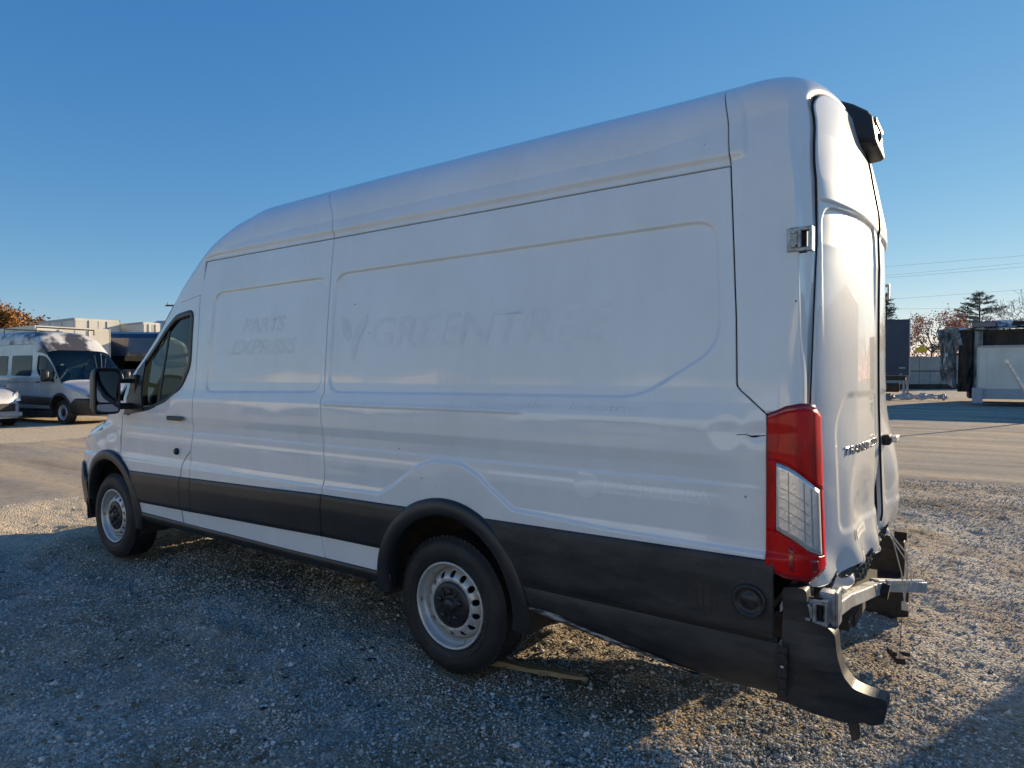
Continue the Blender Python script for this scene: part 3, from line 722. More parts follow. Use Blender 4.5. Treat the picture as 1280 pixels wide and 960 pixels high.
# tail lamps
def lamp(s):
    root = bpy.data.objects.new('tail_lamp', None); link(root, V1)
    def G(x, t, o): return E(x, t, s, o)
    xs = np.concatenate([np.linspace(6.372, XC+.001, 2), KX(22)[1:], ])
    xs = np.concatenate([[6.352], np.linspace(6.356, XC, 3), KX(24)[1:]])
    # extends on the tail past the corner: add y-wise columns
    def surf(u, v, off):
        """u 0..1 from side edge round to the tail edge, v 0..1 bottom to top"""
        u = np.asarray(u); v = np.asarray(v)
        ph_ = np.interp(u, [.10,.95], [.03, math.pi/2]); arc = np.where(u < .10, 6.366+(XC+RL*math.sin(.03)**(2/2.8)-6.366)*u/.10, XC+RL*np.sin(ph_)**(2/2.8))
        a = np.arcsin(np.clip((arc-XC)/RL, 0, 1))
        lift = np.interp(u, [0,.30,.62,.86,1], [-.052,-.012,.0,-.004,-.035]); low = np.interp(u, [0,.25,.6,1], [.05,.012,0,.03])
        t = (.80+low)+(1.448+lift-(.80+low))*v
        P = E(arc, t, s, off, False)
        P[..., 0] += .028*np.clip(u, 0, 1)**1.5
        # push the tail part inwards past the corner
        ex = np.clip((u-.82)/.18, 0, 1)*.035; P[..., 1] -= s*ex*1.0
        return P
    def blk(name, u0, u1, v0, v1, m_, off, par, nu=24, nv=40, edge=.03, ftop=None, fbot=None):
        u = np.linspace(u0, u1, nu); v = np.linspace(0, 1, nv); U, W = np.meshgrid(u, v, indexing='ij')
        lo = fbot(U) if fbot else v0; hi = ftop(U) if ftop else v1
        VV = lo+(hi-lo)*W; P = surf(U, VV, off)
        Q = np.pad(P, ((1,1),(1,1),(0,0)), mode='edge'); base = surf(np.pad(U, 1, mode='edge'), np.pad(VV, 1, mode='edge'), off-edge)
        ring = np.ones(Q.shape[:2], bool); ring[1:-1,1:-1] = False; Q[ring] = base[ring]
        return gridobj(name, Q, m_, par, flip=(s > 0))
    ft = lambda u: np.interp(u, [.18,.86], [.665,.485]); fb = lambda u: np.interp(u, [.18,.86], [.285,.13])
    blk('lamp_housing', 0, 1, 0, 1, M['red_dark'], .006, root, 30, 50, .05)
    # lens frame pieces around the clear window
    blk('red_lens', .035, .975, .0, 1, M['red'], .012, root, 24, 20, .01, ftop=lambda u: 0*u+.972, fbot=lambda u: np.interp(u, [.0,.18,.86,1], [.69,.69,.51,.50]))
    blk('red_lens', .035, .975, .0, 1, M['red'], .012, root, 24, 20, .01, ftop=lambda u: np.interp(u, [.0,.18,.86,1], [.262,.262,.107,.09]), fbot=lambda u: 0*u+.028)
    blk('red_lens', .035, .170, .25, .705, M['red'], .0122, root, 6, 20, .01)
    blk('red_lens', .876, .975, .08, .56, M['red'], .0118, root, 3, 20, .01)
    bz = blk('lamp_bezel', .172, .875, .28, .7, M['alu'], .0125, root, 24, 20, .02, ftop=lambda u: ft(u)+.014, fbot=lambda u: fb(u)-.014)
    blk('reverse_lens', .185, .858, .28, .68, M['chrome'], .0135, root, 30, 30, .004, ftop=ft, fbot=fb)
    # ribs inside the reversing lens
    g = MB()
    for k in range(4):
        f = (k+1.2)/6.4; pts = [tuple(surf(u, float(fb(u)+(ft(u)-fb(u))*f), .016)) for u in np.linspace(.20, .60, 6)]
        g.tube(pts, .0012, 4)
    for u0 in (.30,.52,.66): g.tube([tuple(surf(u0, float(fb(u0)+(ft(u0)-fb(u0))*f), .016)) for f in np.linspace(.05,.95,6)], .0016, 4)
    g.obj('lens_rib', M['gray'], root)
    # inner dark stripes of the lower red chamber
    for ua, ub in ((.30,.36),(.62,.80)):
        blk('lamp_chamber', ua, ub, .05, .22, M['red_dark'], .0132, root, 6, 6, .004, ftop=lambda u: np.interp(u, [.18,.92], [.215,.07])+.0, fbot=lambda u: 0*u+.045)
    return root
lamp(-1); lamp(1)

# centre high brake light and camera pod
pod = bpy.data.objects.new('camera_pod', None); link(pod, V1)
V = []; 
def podloop(x, y0, y1, z0, z1, n=16, ex=.4, sh=0):
    return [(x+sh*math.sin(2*math.pi*k/n), (y0+y1)/2+(y1-y0)/2*math.copysign(abs(math.cos(2*math.pi*k/n))**ex, math.cos(2*math.pi*k/n)), (z0+z1)/2+(z1-z0)/2*math.copysign(abs(math.sin(2*math.pi*k/n))**ex, math.sin(2*math.pi*k/n))) for k in range(n)]
L_ = [(6.38,-.34,.34,2.66,2.79,.0),(6.46,-.31,.31,2.62,2.80,-.005),(6.53,-.23,.23,2.59,2.785,-.01),(6.585,-.18,.18,2.585,2.757,-.015),(6.60,-.165,.165,2.595,2.737,-.015)]
for x, a, b, c, d, sh in L_: V += podloop(x, a, b, c, d, sh=sh)
n_ = 16; Fc = [(i*n_+j, i*n_+(j+1)%n_, (i+1)*n_+(j+1)%n_, (i+1)*n_+j) for i in range(len(L_)-1) for j in range(n_)]+[tuple(range((len(L_)-1)*n_, len(L_)*n_))]
g = MB(); g.add(V, Fc); g.obj('pod_housing', M['dash'], pod, smooth=False, bevel=.006)
g = MB(); g.box((6.600,0,2.716), (.010,.24,.022)); g.obj('brake_light', M['red'], pod, bevel=.004)
g = MB(); g.box((6.598,0,2.655), (.010,.24,.07)); g.obj('pod_recess', M['cap'], pod, bevel=.004)
g = MB(); g.lathe([(.02,.0),(.02,.02),(.012,.026),(.001,.028)], c=(6.590,-.03,2.655), axis='x', n=16); g.obj('camera_lens', M['dash'], pod, smooth=True)
g = MB(); g.box((6.603,.03,2.63), (.012,.07,.025)); g.obj('lens_bracket', M['gray'], pod)

# handle on the right rear door, badge and stickers
g = MB(); xx_ = float(XR(.16, 1.22)); g.box((xx_+.012,.13,1.235), (.03,.10,.05)); hd = g.obj('handle_base', M['dash'], RDR, bevel=.006)
g = MB(); g.box((xx_+.045,.15,1.24), (.022,.13,.03)); g.obj('door_handle', M['alu'], RDR, bevel=.006)

def text_mesh(body, size, shear=0, off=0., ext=0.):
    cu = bpy.data.curves.new('t', 'FONT'); cu.body = body; cu.size = size; cu.shear = shear; cu.offset = off; cu.extrude = ext; cu.resolution_u = 3
    ob = bpy.data.objects.new('t', cu); COL.objects.link(ob); dg = bpy.context.evaluated_depsgraph_get()
    me = bpy.data.meshes.new_from_object(ob.evaluated_get(dg)); bpy.data.objects.remove(ob); bpy.data.curves.remove(cu)
    return me
def cutup(bm, co, st=.16):
    for ax in (0, 1):
        lo, hi = co[:,ax].min(), co[:,ax].max(); k = int((hi-lo)/st)
        for i in range(1, k+1):
            p = [0,0,0]; p[ax] = lo+(hi-lo)*i/(k+1)+.003; no = [0,0,0]; no[ax] = 1
            bmesh.ops.bisect_plane(bm, geom=bm.verts[:]+bm.edges[:]+bm.faces[:], plane_co=p, plane_no=no)
def side_text(name, body, x0, z0, x1, h, m_, shear=.25, off=.006, lift=.0012, par=V1, slope=0.):
    me = text_mesh(body, 1.0, shear, off)
    co = np.array([v.co[:] for v in me.vertices]); w_ = co[:,0].max()-co[:,0].min(); hh = co[:,1].max()
    bm = bmesh.new(); bm.from_mesh(me); cutup(bm, co); bmesh.ops.triangulate(bm, faces=bm.faces[:])
    X = np.array([x0+(v.co.x-co[:,0].min())/w_*(x1-x0) for v in bm.verts]); T = np.array([z0+v.co.y/hh*h for v in bm.verts])+slope*(X-x0)
    P = S(X, T, -1, lift, Dside)
    for v, p in zip(bm.verts, P): v.co = p
    me2 = bpy.data.meshes.new(name); bm.to_mesh(me2); bm.free(); me2.materials.append(m_); bpy.data.meshes.remove(me)
    o = bpy.data.objects.new(name, me2); link(o, par); return o
def serif(o): return o
side_text('ghost_lettering', 'PARTS', 2.92, 1.835, 3.40, .095, M['ghost'], .3, .03)['label'] = 'faint outline of removed PARTS lettering'
side_text('ghost_lettering', 'EXPRESS', 2.80, 1.69, 3.53, .095, M['ghost'], .3, .03)['label'] = 'faint outline of removed EXPRESS lettering'
side_text('ghost_lettering', 'GREENTREE', 4.19, 1.705, 5.70, .165, M['ghost_faint'], .18, .012)['label'] = 'faint outline of removed GREENTREE lettering'
side_text('ghost_lettering', 'You  weather . Industries', 4.95, 1.395, 5.88, .030, M['ghost'], .3, .01)['label'] = 'faint remains of small slanted lettering'
side_text('ghost_lettering', 'LOGIC DEA', 5.70, 1.045, 6.16, .055, M['ghost_lit'], 0, .0)['label'] = 'faint remains of lettering beside a round ghost mark'
def leaf(pts): return fillpoly('ghost_emblem', M['ghost'], V1, pts, -1, .0012, Dside, res=.05)
leaf(rpoly([(3.93,1.90),(3.95,1.78),(4.02,1.73),(4.03,1.80),(4.0,1.87)], .03)); leaf(rpoly([(4.16,1.90),(4.07,1.84),(4.035,1.74),(4.04,1.64),(4.07,1.64),(4.09,1.74),(4.15,1.83)], .02))
cpts = [(5.61+.062*math.cos(a), 1.075+.062*math.sin(a)) for a in np.linspace(0, 2*math.pi, 28)[:-1]]
fillpoly('ghost_emblem', M['ghost_lit'], V1, cpts, -1, .0012, Dside, res=.05)
# crack in the paint near the lamp
strip('paint_crack', M['seam'], V1, [(6.255,1.322),(6.29,1.325),(6.31,1.318),(6.36,1.325)], lambda f: .0015+.003*math.exp(-((f-.6)/.15)**2), -1, .001, .002, D=Dside, step=.01)
def rear_text(name, body, y0, z0, y1, h, m_, par, shear=.2, off=.01, thick=.004, lift=.0015):
    me = text_mesh(body, 1.0, shear, off, 0.0)
    co = np.array([v.co[:] for v in me.vertices]); w_ = co[:,0].max()-co[:,0].min(); hh = co[:,1].max()
    bm = bmesh.new(); bm.from_mesh(me); cutup(bm, co)
    if thick:
        r = bmesh.ops.extrude_face_region(bm, geom=bm.faces[:]); top = {v for v in r['geom'] if isinstance(v, bmesh.types.BMVert)}
    else: top = set()
    for v in bm.verts:
        y = y0+(v.co.x-co[:,0].min())/w_*(y1-y0); z = z0+v.co.y/hh*h
        v.co = (float(XR(y, z))+lift+(thick if v in top else 0), y, z)
    me2 = bpy.data.meshes.new(name); bm.to_mesh(me2); bm.free(); me2.materials.append(m_); bpy.data.meshes.remove(me)
    o = bpy.data.objects.new(name, me2); link(o, par); return o
rear_text('model_badge', 'TRANSIT 250', -.64, 1.228, -.08, .034, M['badge'], RDL, thick=.002)
rear_text('ghost_lettering', 'PARTS', -.60, 2.335, -.05, .12, M['ghost_lit'], RDL, .2, .03, 0, .0004)
rear_text('sticker_text', 'ECOFUEL', -.52, .893, -.36, .014, M['gray'], RDL, 0, 0, 0, .003)
def rear_quad(name, ys, zs_, m_, par, lift=.0018):
    u = np.linspace(0, 1, 8); P = np.zeros((8, 3, 3))
    for i, a in enumerate(u):
        for j, b in enumerate((0, .5, 1)):
            y = ys[0]+(ys[1]-ys[0])*a; z = zs_[0]+(zs_[1]-zs_[0])*b; P[i, j] = (float(XR(y, z))+lift, y, z)
    return gridobj(name, P, m_, par)
rear_quad('sticker', (-.55,-.34), (.88,.918), M['sticker'], RDL)
rear_quad('emblem_mark', (-.585,-.57), (.885,.925), M['gray'], RDL)

# crumpled valance under the doors
ys = np.linspace(-.93, .80, 110); vs = np.linspace(0, 1, 26); P = np.zeros((110, 26, 3))
for i, y in enumerate(ys):
    for j, v in enumerate(vs):
        z = .81-.20*v+.025*v*math.sin(y*6+1)
        x = XC+RL+float(bulge(y))+.02-.02*v-.10*v*v
        cr = .030*math.sin(y*11+v*4)*math.sin(v*3.0+.2)+.018*math.sin(y*23-v*8)*math.sin(v*3.1)+.004*math.sin(y*50+v*17)*v
        P[i, j] = (x+cr-.012, y, z+.010*math.sin(y*19+v*5)*v)
o = gridobj('crumpled_valance', P, M['white'], V1, smooth=True, label='crushed and folded sheet metal below the rear doors')
# dark sheets in front of it, standing in for shade in torn cavities
for (ya, yb, za, zb, seed) in ((-.70,-.10,.775,.655,1.),(-.86,-.74,.76,.66,2.),(-.08,.18,.80,.66,4.)):
    n1, n2 = 24, 8; P = np.zeros((n1, n2, 3))
    for i in range(n1):
        for j in range(n2):
            y = ya+(yb-ya)*i/(n1-1); v = j/(n2-1); prof = math.sin(math.pi*i/(n1-1))**.6
            z = za-(za-zb)*v*prof+.03*(i/(n1-1))
            P[i, j] = (XC+RL+float(bulge(y))+.028-.03*v+.012*math.sin(y*31*seed+v*6), y, z)
    gridobj('torn_liner', P, M['cap'], V1, smooth=False)

# bent bumper beam with step teeth
beam = bpy.data.objects.new('bumper_beam', None); link(beam, V1)
def bar(pts, w_, h_, name, m_, par, dz=0):
    g = MB(); pts = [Vector(p) for p in pts]; V = []; 
    for i, p in enumerate(pts):
        d = (pts[min(i+1, len(pts)-1)]-pts[max(i-1, 0)]); d.z = 0; d.normalize(); n = Vector((d.y, -d.x, 0))
        for a, b in ((-1,-1),(1,-1),(1,1),(-1,1)): V.append(p+n*w_/2*a+Vector((0,0,h_/2*b+dz)))
    Fc = [(i*4+k, i*4+(k+1)%4, (i+1)*4+(k+1)%4, (i+1)*4+k) for i in range(len(pts)-1) for k in range(4)]+[(3,2,1,0), tuple(4*(len(pts)-1)+k for k in range(4))]
    g.add(V, Fc); return g.obj(name, m_, par, bevel=.004)
bar([(6.545,-.84,.655),(6.565,-.60,.64),(6.585,-.35,.60),(6.60,-.12,.565),(6.625,-.02,.55)], .05, .055, 'beam_half', M['alu'], beam)
bar([(6.60,-.03,.56),(6.66,.12,.53),(6.71,.24,.505),(6.765,.38,.475)], .05, .055, 'beam_half', M['alu'], beam)
g = MB()
for k in range(15):
    f = k/14; p = Vector((6.66,.02,.55)).lerp(Vector((6.775,.36,.485)), f); g.box((p.x-.01,p.y,p.z+.022), (.03,.010,.016), rz=R_(-60))
g.obj('step_teeth', M['alu'], beam, kind='stuff')
g = MB(); g.tube([(6.60,-.06,.555),(6.665,-.06,.545)], .036, 14); g.obj('beam_bracket', M['dark'], beam)
g = MB(); g.box((6.40,.05,.47), (.30,.9,.05)); g.box((6.52,-.15,.46), (.08,.3,.05)); g.obj('crash_bar', M['under'], beam)
# left bracket end
g = MB(); g.box((6.56,-.915,.70), (.055,.07,.12)); g.box((6.555,-.955,.735), (.04,.02,.02)); g.box((6.555,-.955,.67), (.04,.02,.02)); g.box((6.59,-.90,.70), (.012,.09,.13)); g.obj('beam_mount', M['galv'], beam, bevel=.006)

# hanging quarter pieces of the plastic bumper
def bumper_corner(s, par=None):
    outline = [(6.425,.775),(6.47,.785),(6.505,.78),(6.51,.72),(6.52,.665),(6.575,.655),(6.595,.63),(6.60,.56),(6.62,.49),(6.65,.445),(6.69,.425),(6.745,.405),(6.75,.37),(6.735,.345),(6.74,.315),(6.70,.30),(6.675,.315),(6.64,.305),(6.60,.315),(6.50,.335),(6.425,.35)]
    if s > 0: outline = [(6.425,.70),(6.55,.70),(6.66,.68),(6.665,.56),(6.66,.44),(6.69,.42),(6.69,.22),(6.60,.19),(6.425,.195)]
    bm = bmesh.new(); vs = [bm.verts.new((x, 0, z)) for x, z in rpoly(outline, .012, 3)]
    bm.faces.new(vs); bmesh.ops.triangulate(bm, faces=bm.faces[:])
    for k in range(1, 14):
        bmesh.ops.bisect_plane(bm, geom=bm.verts[:]+bm.edges[:]+bm.faces[:], plane_co=(6.425+k*.025,0,0), plane_no=(1,0,0))
    for k in range(1, 12):
        bmesh.ops.bisect_plane(bm, geom=bm.verts[:]+bm.edges[:]+bm.faces[:], plane_co=(0,0,.30+k*.04), plane_no=(0,0,1))
    r = bmesh.ops.extrude_face_region(bm, geom=bm.faces[:]); inner = {v for v in r['geom'] if isinstance(v, bmesh.types.BMVert)}
    for v in bm.verts:
        x, z = v.co.x, v.co.z; k = max(0, x-6.44)
        y = 1.022 - 1.15*k*k*(1 if x < 6.64 else 1) - .03*max(0, .5-z)/.2*(z < .5) + .006*math.sin(z*30+x*20)
        v.co.y = s*(y-(.052+.03*min(1, k/.15) if v in inner else 0))
        v.co.z += .0
    bmesh.ops.recalc_face_normals(bm, faces=bm.faces[:])
    me = bpy.data.meshes.new('bumper_corner'); bm.to_mesh(me); bm.free(); me.materials.append(M['skirt'])
    o = bpy.data.objects.new('bumper_corner', me); link(o, par or V1)
    bv = o.modifiers.new('bevel', 'BEVEL'); bv.width = .006; bv.segments = 2; bv.limit_method = 'ANGLE'; bv.angle_limit = R_(50)
    return o
bc = bumper_corner(-1); bc['label'] = 'broken left corner of the black rear bumper'
BP = empty('broken_bumper', (-.055,.42,-.19), 0, 'broken-off black bumper corner standing on the gravel just beyond the white van tail', 'bumper')
bumper_corner(1, BP)
g = MB(); g.box((6.60,.91,.455), (.17,.16,.012)); g.obj('bumper_shelf', M['dark'], BP, bevel=.003)
g = MB(); g.box((6.64,.93,.715), (.07,.10,.05)); g.obj('bumper_bracket', M['dark'], BP, bevel=.003)
# clip strip at the joint and torn shard
g = MB()
for z in (.53,.49,.44,.40): g.box((6.432,-1.045,z), (.026,.010,.022))
g.box((6.43,-1.040,.465), (.035,.006,.20)); g.obj('bumper_clip', M['cap'], V1, bevel=.002)
g = MB(); g.box((6.432,-1.053,.497), (.010,.004,.008)); g.obj('clip_glint', M['alu'], V1)
g = MB(); g.add([(6.62,-.90,.34),(6.66,-.90,.33),(6.665,-.905,.245),(6.64,-.90,.225),(6.625,-.89,.28)], [(0,1,2,3,4)]); o = g.obj('torn_shard', M['skirt'], V1); sm = o.modifiers.new('s', 'SOLIDIFY'); sm.thickness = .006
# rear side reflector / filler cap on the skirt
c = S(6.315, .715, -1, .036)
g = MB(); g.lathe([(.062,-.012),(.062,.004),(.057,.010),(.050,.008),(.046,.0),(.030,-.002),(.026,.003),(.001,.003)], c=tuple(c), n=36, sgn=-1); g.obj('tow_cover', M['cap'], V1, smooth=True)
# paint run streaks on the cladding (dried drips)
for k in range(5):
    x = 6.09+k*.026+rnd.uniform(-.006,.006); zt_ = .79-rnd.uniform(0,.015); zb_ = .66+rnd.uniform(-.03,.02)
    strip('drip_streak', M['under'], V1, [(x,zt_),(x+.002,zb_)], .0022, -1, .0182, .0006, D=Dside)
# hanging strap and latch on the ground
g = MB(); g.tube([(6.66,.02,.80),(6.72,.10,.70),(6.72,.16,.60),(6.71,.18,.50),(6.70,.20,.40)], .004, 5); g.tube([(6.665,.03,.79),(6.70,.10,.60),(6.71,.16,.42)], .003, 5); g.tube([(6.66,.04,.78),(6.73,.17,.62),(6.735,.17,.53)], .003, 5)
g.box((6.71,.17,.425), (.03,.03,.035)); g.obj('torn_cable', M['alu'], V1)
g = MB(); g.tube([(6.70,.17,.42),(6.69,.2,.30),(6.68,.26,.12)], .0016, 5); g.tube([(6.66,.25,.15),(6.63,.42,.10),(6.70,.50,.07)], .012, 6); g.box((6.65,.40,.09), (.04,.16,.03), rz=.4); g.obj('dangling_latch', M['dark'], V1)


# ================================================================== ground
def hills(x, y):
    return .12*sstep(x, -8, -14)+.27*sstep(y, 14, 32)
def undul(x, y):
    h = .020*np.sin(x*1.7+.6*y)*np.sin(y*1.3-.4*x+1)+.012*np.sin(x*3.9+y*2.2+2)*np.sin(y*4.3-x*1.1)
    return h
_nz = nr.random((64, 64, 4))
def vnoise(x, y, s, k=0):
    x = np.asarray(x)*s; y = np.asarray(y)*s; xi = np.floor(x).astype(int); yi = np.floor(y).astype(int); fx = x-xi; fy = y-yi
    fx = fx*fx*(3-2*fx); fy = fy*fy*(3-2*fy); g = _nz[..., k]
    a = g[xi%64, yi%64]; b = g[(xi+1)%64, yi%64]; c = g[xi%64, (yi+1)%64]; d = g[(xi+1)%64, (yi+1)%64]
    return (a*(1-fx)+b*fx)*(1-fy)+(c*(1-fx)+d*fx)*fy
def road_sd(x, y):
    """signed distance-like value, positive on the tarmac lanes"""
    wob = .35*(vnoise(x, y, .5, 0)-.5)+.25*(vnoise(x, y, 1.7, 1)-.5)+.12*(vnoise(x, y, 5, 2)-.5)
    lane1 = np.minimum(-2.45-x, x+10.6)
    lane2 = np.minimum(y-8.0-.05*(x-6), 70-y)
    lane2 = np.minimum(lane2, 60-np.abs(x-20))
    inner = np.maximum(lane1, lane2)
    return inner+wob
def ground_h(x, y):
    near = np.exp(-(np.maximum(0, np.hypot((x-5)/1.4, (y+.5))-4.5)/4)**2)
    # flatten where the wheels stand
    fl = np.ones(np.shape(x))
    for wx in (1.02, 4.77):
        for wy in (-.86, .86): fl = fl*(1-.9*np.exp(-((x-wx)/.35)**2-((y-wy)/.3)**2))
    u1 = x*.42+y*.907; u2 = x*.907-y*.42    # old tyre tracks crossing the lot
    rut = sum(-.022*np.exp(-((u2-c+.25*np.sin(u1*.35+c))/.13)**2)+.012*np.exp(-((u2-c-.24+.25*np.sin(u1*.35+c))/.09)**2) for c in (7.3,5.6,9.4,2.6,.4))
    b = rut*sstep(np.abs(x-3), 3.0, 4.4)+rut*.6*sstep(y, -1.3, -1.8)+undul(x, y)+.030*(vnoise(x, y, 2.2, 0)-.5)+.024*(vnoise(x, y, 6, 1)-.5)+.016*(vnoise(x, y, 15, 2)-.5)+.010*(vnoise(x, y, 33, 3)-.5)
    rd = sstep(road_sd(x, y), -.5, .1)
    return hills(x, y)+(b*fl-.008)*(1-rd*.93)*(.35+.65*near)-.02*rd
def axis_pts(a, b, d, lim=(-3000, 3000)):
    p = list(np.arange(a, b, d)); st = d; x = b
    while x < lim[1]: p.append(x); st *= 1.09; x += st
    st = d; x = a-d
    while x > lim[0]: p.insert(0, x); st *= 1.09; x -= st
    return np.array(p)
gx = axis_pts(-1.0, 9.2, .028); gy = axis_pts(-3.2, 6.0, .028)
GXX, GYY = np.meshgrid(gx, gy, indexing='ij')
def nodes_ground(name, kind):
    m = bpy.data.materials.new(name); m.use_nodes = True; nt = m.node_tree; N = nt.nodes; L = nt.links; b = N['Principled BSDF']
    b.inputs['Roughness'].default_value = 1; b.inputs['Specular IOR Level'].default_value = .08
    tc = N.new('ShaderNodeTexCoord')
    def noise(s, d=6, r=.6):
        n = N.new('ShaderNodeTexNoise'); n.inputs['Scale'].default_value = s; n.inputs['Detail'].default_value = d; n.inputs['Roughness'].default_value = r
        L.new(tc.outputs['Object'], n.inputs['Vector']); return n
    def ramp(src, pts):
        r = N.new('ShaderNodeValToRGB'); e = r.color_ramp.elements
        while len(e) < len(pts): e.new(.5)
        for q, (p, c) in zip(e, pts): q.position = p; q.color = (*c, 1) if len(c) == 3 else c
        L.new(src, r.inputs[0]); return r
    def mix(f, a, c, t='MIX'):
        x = N.new('ShaderNodeMixRGB'); x.blend_type = t
        if isinstance(f, (int, float)): x.inputs[0].default_value = f
        else: L.new(f, x.inputs[0])
        L.new(a, x.inputs[1]); L.new(c, x.inputs[2]); return x
    if kind == 'gravel':
        v = N.new('ShaderNodeTexVoronoi'); v.inputs['Scale'].default_value = 62; L.new(tc.outputs['Object'], v.inputs['Vector'])
        v2 = N.new('ShaderNodeTexVoronoi'); v2.inputs['Scale'].default_value = 140; L.new(tc.outputs['Object'], v2.inputs['Vector'])
        sep = N.new('ShaderNodeSeparateColor'); L.new(v.outputs['Color'], sep.inputs[0])
        c1 = ramp(sep.outputs[0], [(0, (.28,.255,.21)),(.5, (.48,.44,.37)),(1, (.68,.64,.56))])
        sep2 = N.new('ShaderNodeSeparateColor'); L.new(v2.outputs['Color'], sep2.inputs[0])
        c2 = ramp(sep2.outputs[0], [(0, (.24,.215,.175)),(1, (.54,.49,.41))])
        pat = ramp(noise(1.1, 5, .65).outputs[0], [(.38, (0,0,0)),(.62, (1,1,1))])
        base = mix(pat.outputs[0], c1.outputs[0], c2.outputs[0])
        brown = ramp(noise(.55, 8, .7).outputs[0], [(.45, (1,1,1)),(.60, (.80,.66,.50)),(.75,(.62,.47,.33))])
        o = mix(.85, base.outputs[0], brown.outputs[0], 'MULTIPLY')
        darks = ramp(noise(3.3, 4, .6).outputs[0], [(.30, (.50,.46,.42)),(.42, (1,1,1))])
        o = mix(.8, o.outputs[0], darks.outputs[0], 'MULTIPLY')
        # sandy dirt verge towards the lane
        sx = N.new('ShaderNodeSeparateXYZ'); L.new(tc.outputs['Object'], sx.inputs[0])
        ad = N.new('ShaderNodeMath'); ad.operation = 'ADD'; L.new(sx.outputs[0], ad.inputs[0]); L.new(noise(.8, 6, .7).outputs[0], ad.inputs[1])
        mr = N.new('ShaderNodeMapRange'); mr.inputs[1].default_value = 1.2; mr.inputs[2].default_value = -.4; L.new(ad.outputs[0], mr.inputs[0])
        sand = ramp(noise(14, 8, .8).outputs[0], [(.3, (.42,.33,.22)),(.55, (.64,.53,.38)),(.75, (.74,.65,.50))])
        o = mix(mr.outputs[0], o.outputs[0], sand.outputs[0])
        L.new(o.outputs[0], b.inputs['Base Color'])
        inv = N.new('ShaderNodeMath'); inv.operation = 'MULTIPLY'; inv.inputs[1].default_value = -1; L.new(v.outputs['Distance'], inv.inputs[0])
        bp = N.new('ShaderNodeBump'); bp.inputs['Distance'].default_value = .014; bp.inputs['Strength'].default_value = 1; L.new(inv.outputs[0], bp.inputs['Height'])
        bp2 = N.new('ShaderNodeBump'); bp2.inputs['Distance'].default_value = .008; L.new(noise(45, 6, .7).outputs[0], bp2.inputs['Height']); L.new(bp.outputs[0], bp2.inputs['Normal'])
        L.new(bp2.outputs[0], b.inputs['Normal'])
    else:
        c1 = ramp(noise(120, 6, .75).outputs[0], [(.30, (.20,.185,.165)),(.5, (.34,.315,.28)),(.72, (.52,.48,.42))])
        dust = ramp(noise(.35, 8, .65).outputs[0], [(.40, (1,1,1)),(.62, (1.35,1.2,1.0))])
        o = mix(.8, c1.outputs[0], dust.outputs[0], 'MULTIPLY')
        mp = N.new('ShaderNodeMapping'); mp.inputs['Scale'].default_value = (.12, .9, 1); L.new(tc.outputs['Object'], mp.inputs[0])
        st = N.new('ShaderNodeTexNoise'); st.inputs['Scale'].default_value = 1.5; st.inputs['Detail'].default_value = 5; L.new(mp.outputs[0], st.inputs['Vector'])
        sr = ramp(st.outputs[0], [(.30, (.55,.53,.51)),(.40, (.85,.83,.81)),(.52, (1,.99,.97)),(.64, (1.35,1.22,1.02))])
        o = mix(.9, o.outputs[0], sr.outputs[0], 'MULTIPLY')
        spots = ramp(noise(7, 8, .8).outputs[0], [(.36, (.62,.60,.58)),(.46, (1,1,1)),(.62, (1.2,1.15,1.05))])
        o = mix(.8, o.outputs[0], spots.outputs[0], 'MULTIPLY')
        L.new(o.outputs[0], b.inputs['Base Color'])
        bp = N.new('ShaderNodeBump'); bp.inputs['Distance'].default_value = .014; L.new(noise(90, 6, .75).outputs[0], bp.inputs['Height']); L.new(bp.outputs[0], b.inputs['Normal'])
    return m
M['gravel'] = nodes_ground('crushed_limestone_gravel', 'gravel'); M['tarmac'] = nodes_ground('worn_dusty_tarmac', 'tarmac')
P = np.stack([GXX, GYY, ground_h(GXX, GYY)], -1)
g_ = gridobj('ground', P, M['gravel'], None, smooth=True, flip=True); g_['kind'] = 'structure'
# tarmac lanes as a sheet just above the ground with a frayed edge
rx = np.concatenate([np.arange(-90, -14, 1.5), np.arange(-14, -1, .12), np.arange(-1, 12, .12), np.arange(12, 80, 1.5)])
ry = np.concatenate([np.arange(-60, -6, 1.2), np.arange(-6, 12, .12), np.arange(12, 80, 1.2)])
RX, RY = np.meshgrid(rx, ry, indexing='ij'); sd = road_sd(RX, RY)
P = np.stack([RX, RY, hills(RX, RY)+.008+.006*(vnoise(RX, RY, .8, 1)-.5)-.03*sstep(sd, .10, -.02)], -1)
mk = ((sd[:-1,:-1] > -.05)|(sd[1:,1:] > -.05)|(sd[1:,:-1] > -.05)|(sd[:-1,1:] > -.05)) & (np.abs((RX[:-1,:-1]+RX[1:,1:])/2-10) < 75)
r_ = gridobj('road', P, M['tarmac'], None, mk, flip=True); r_['kind'] = 'structure'

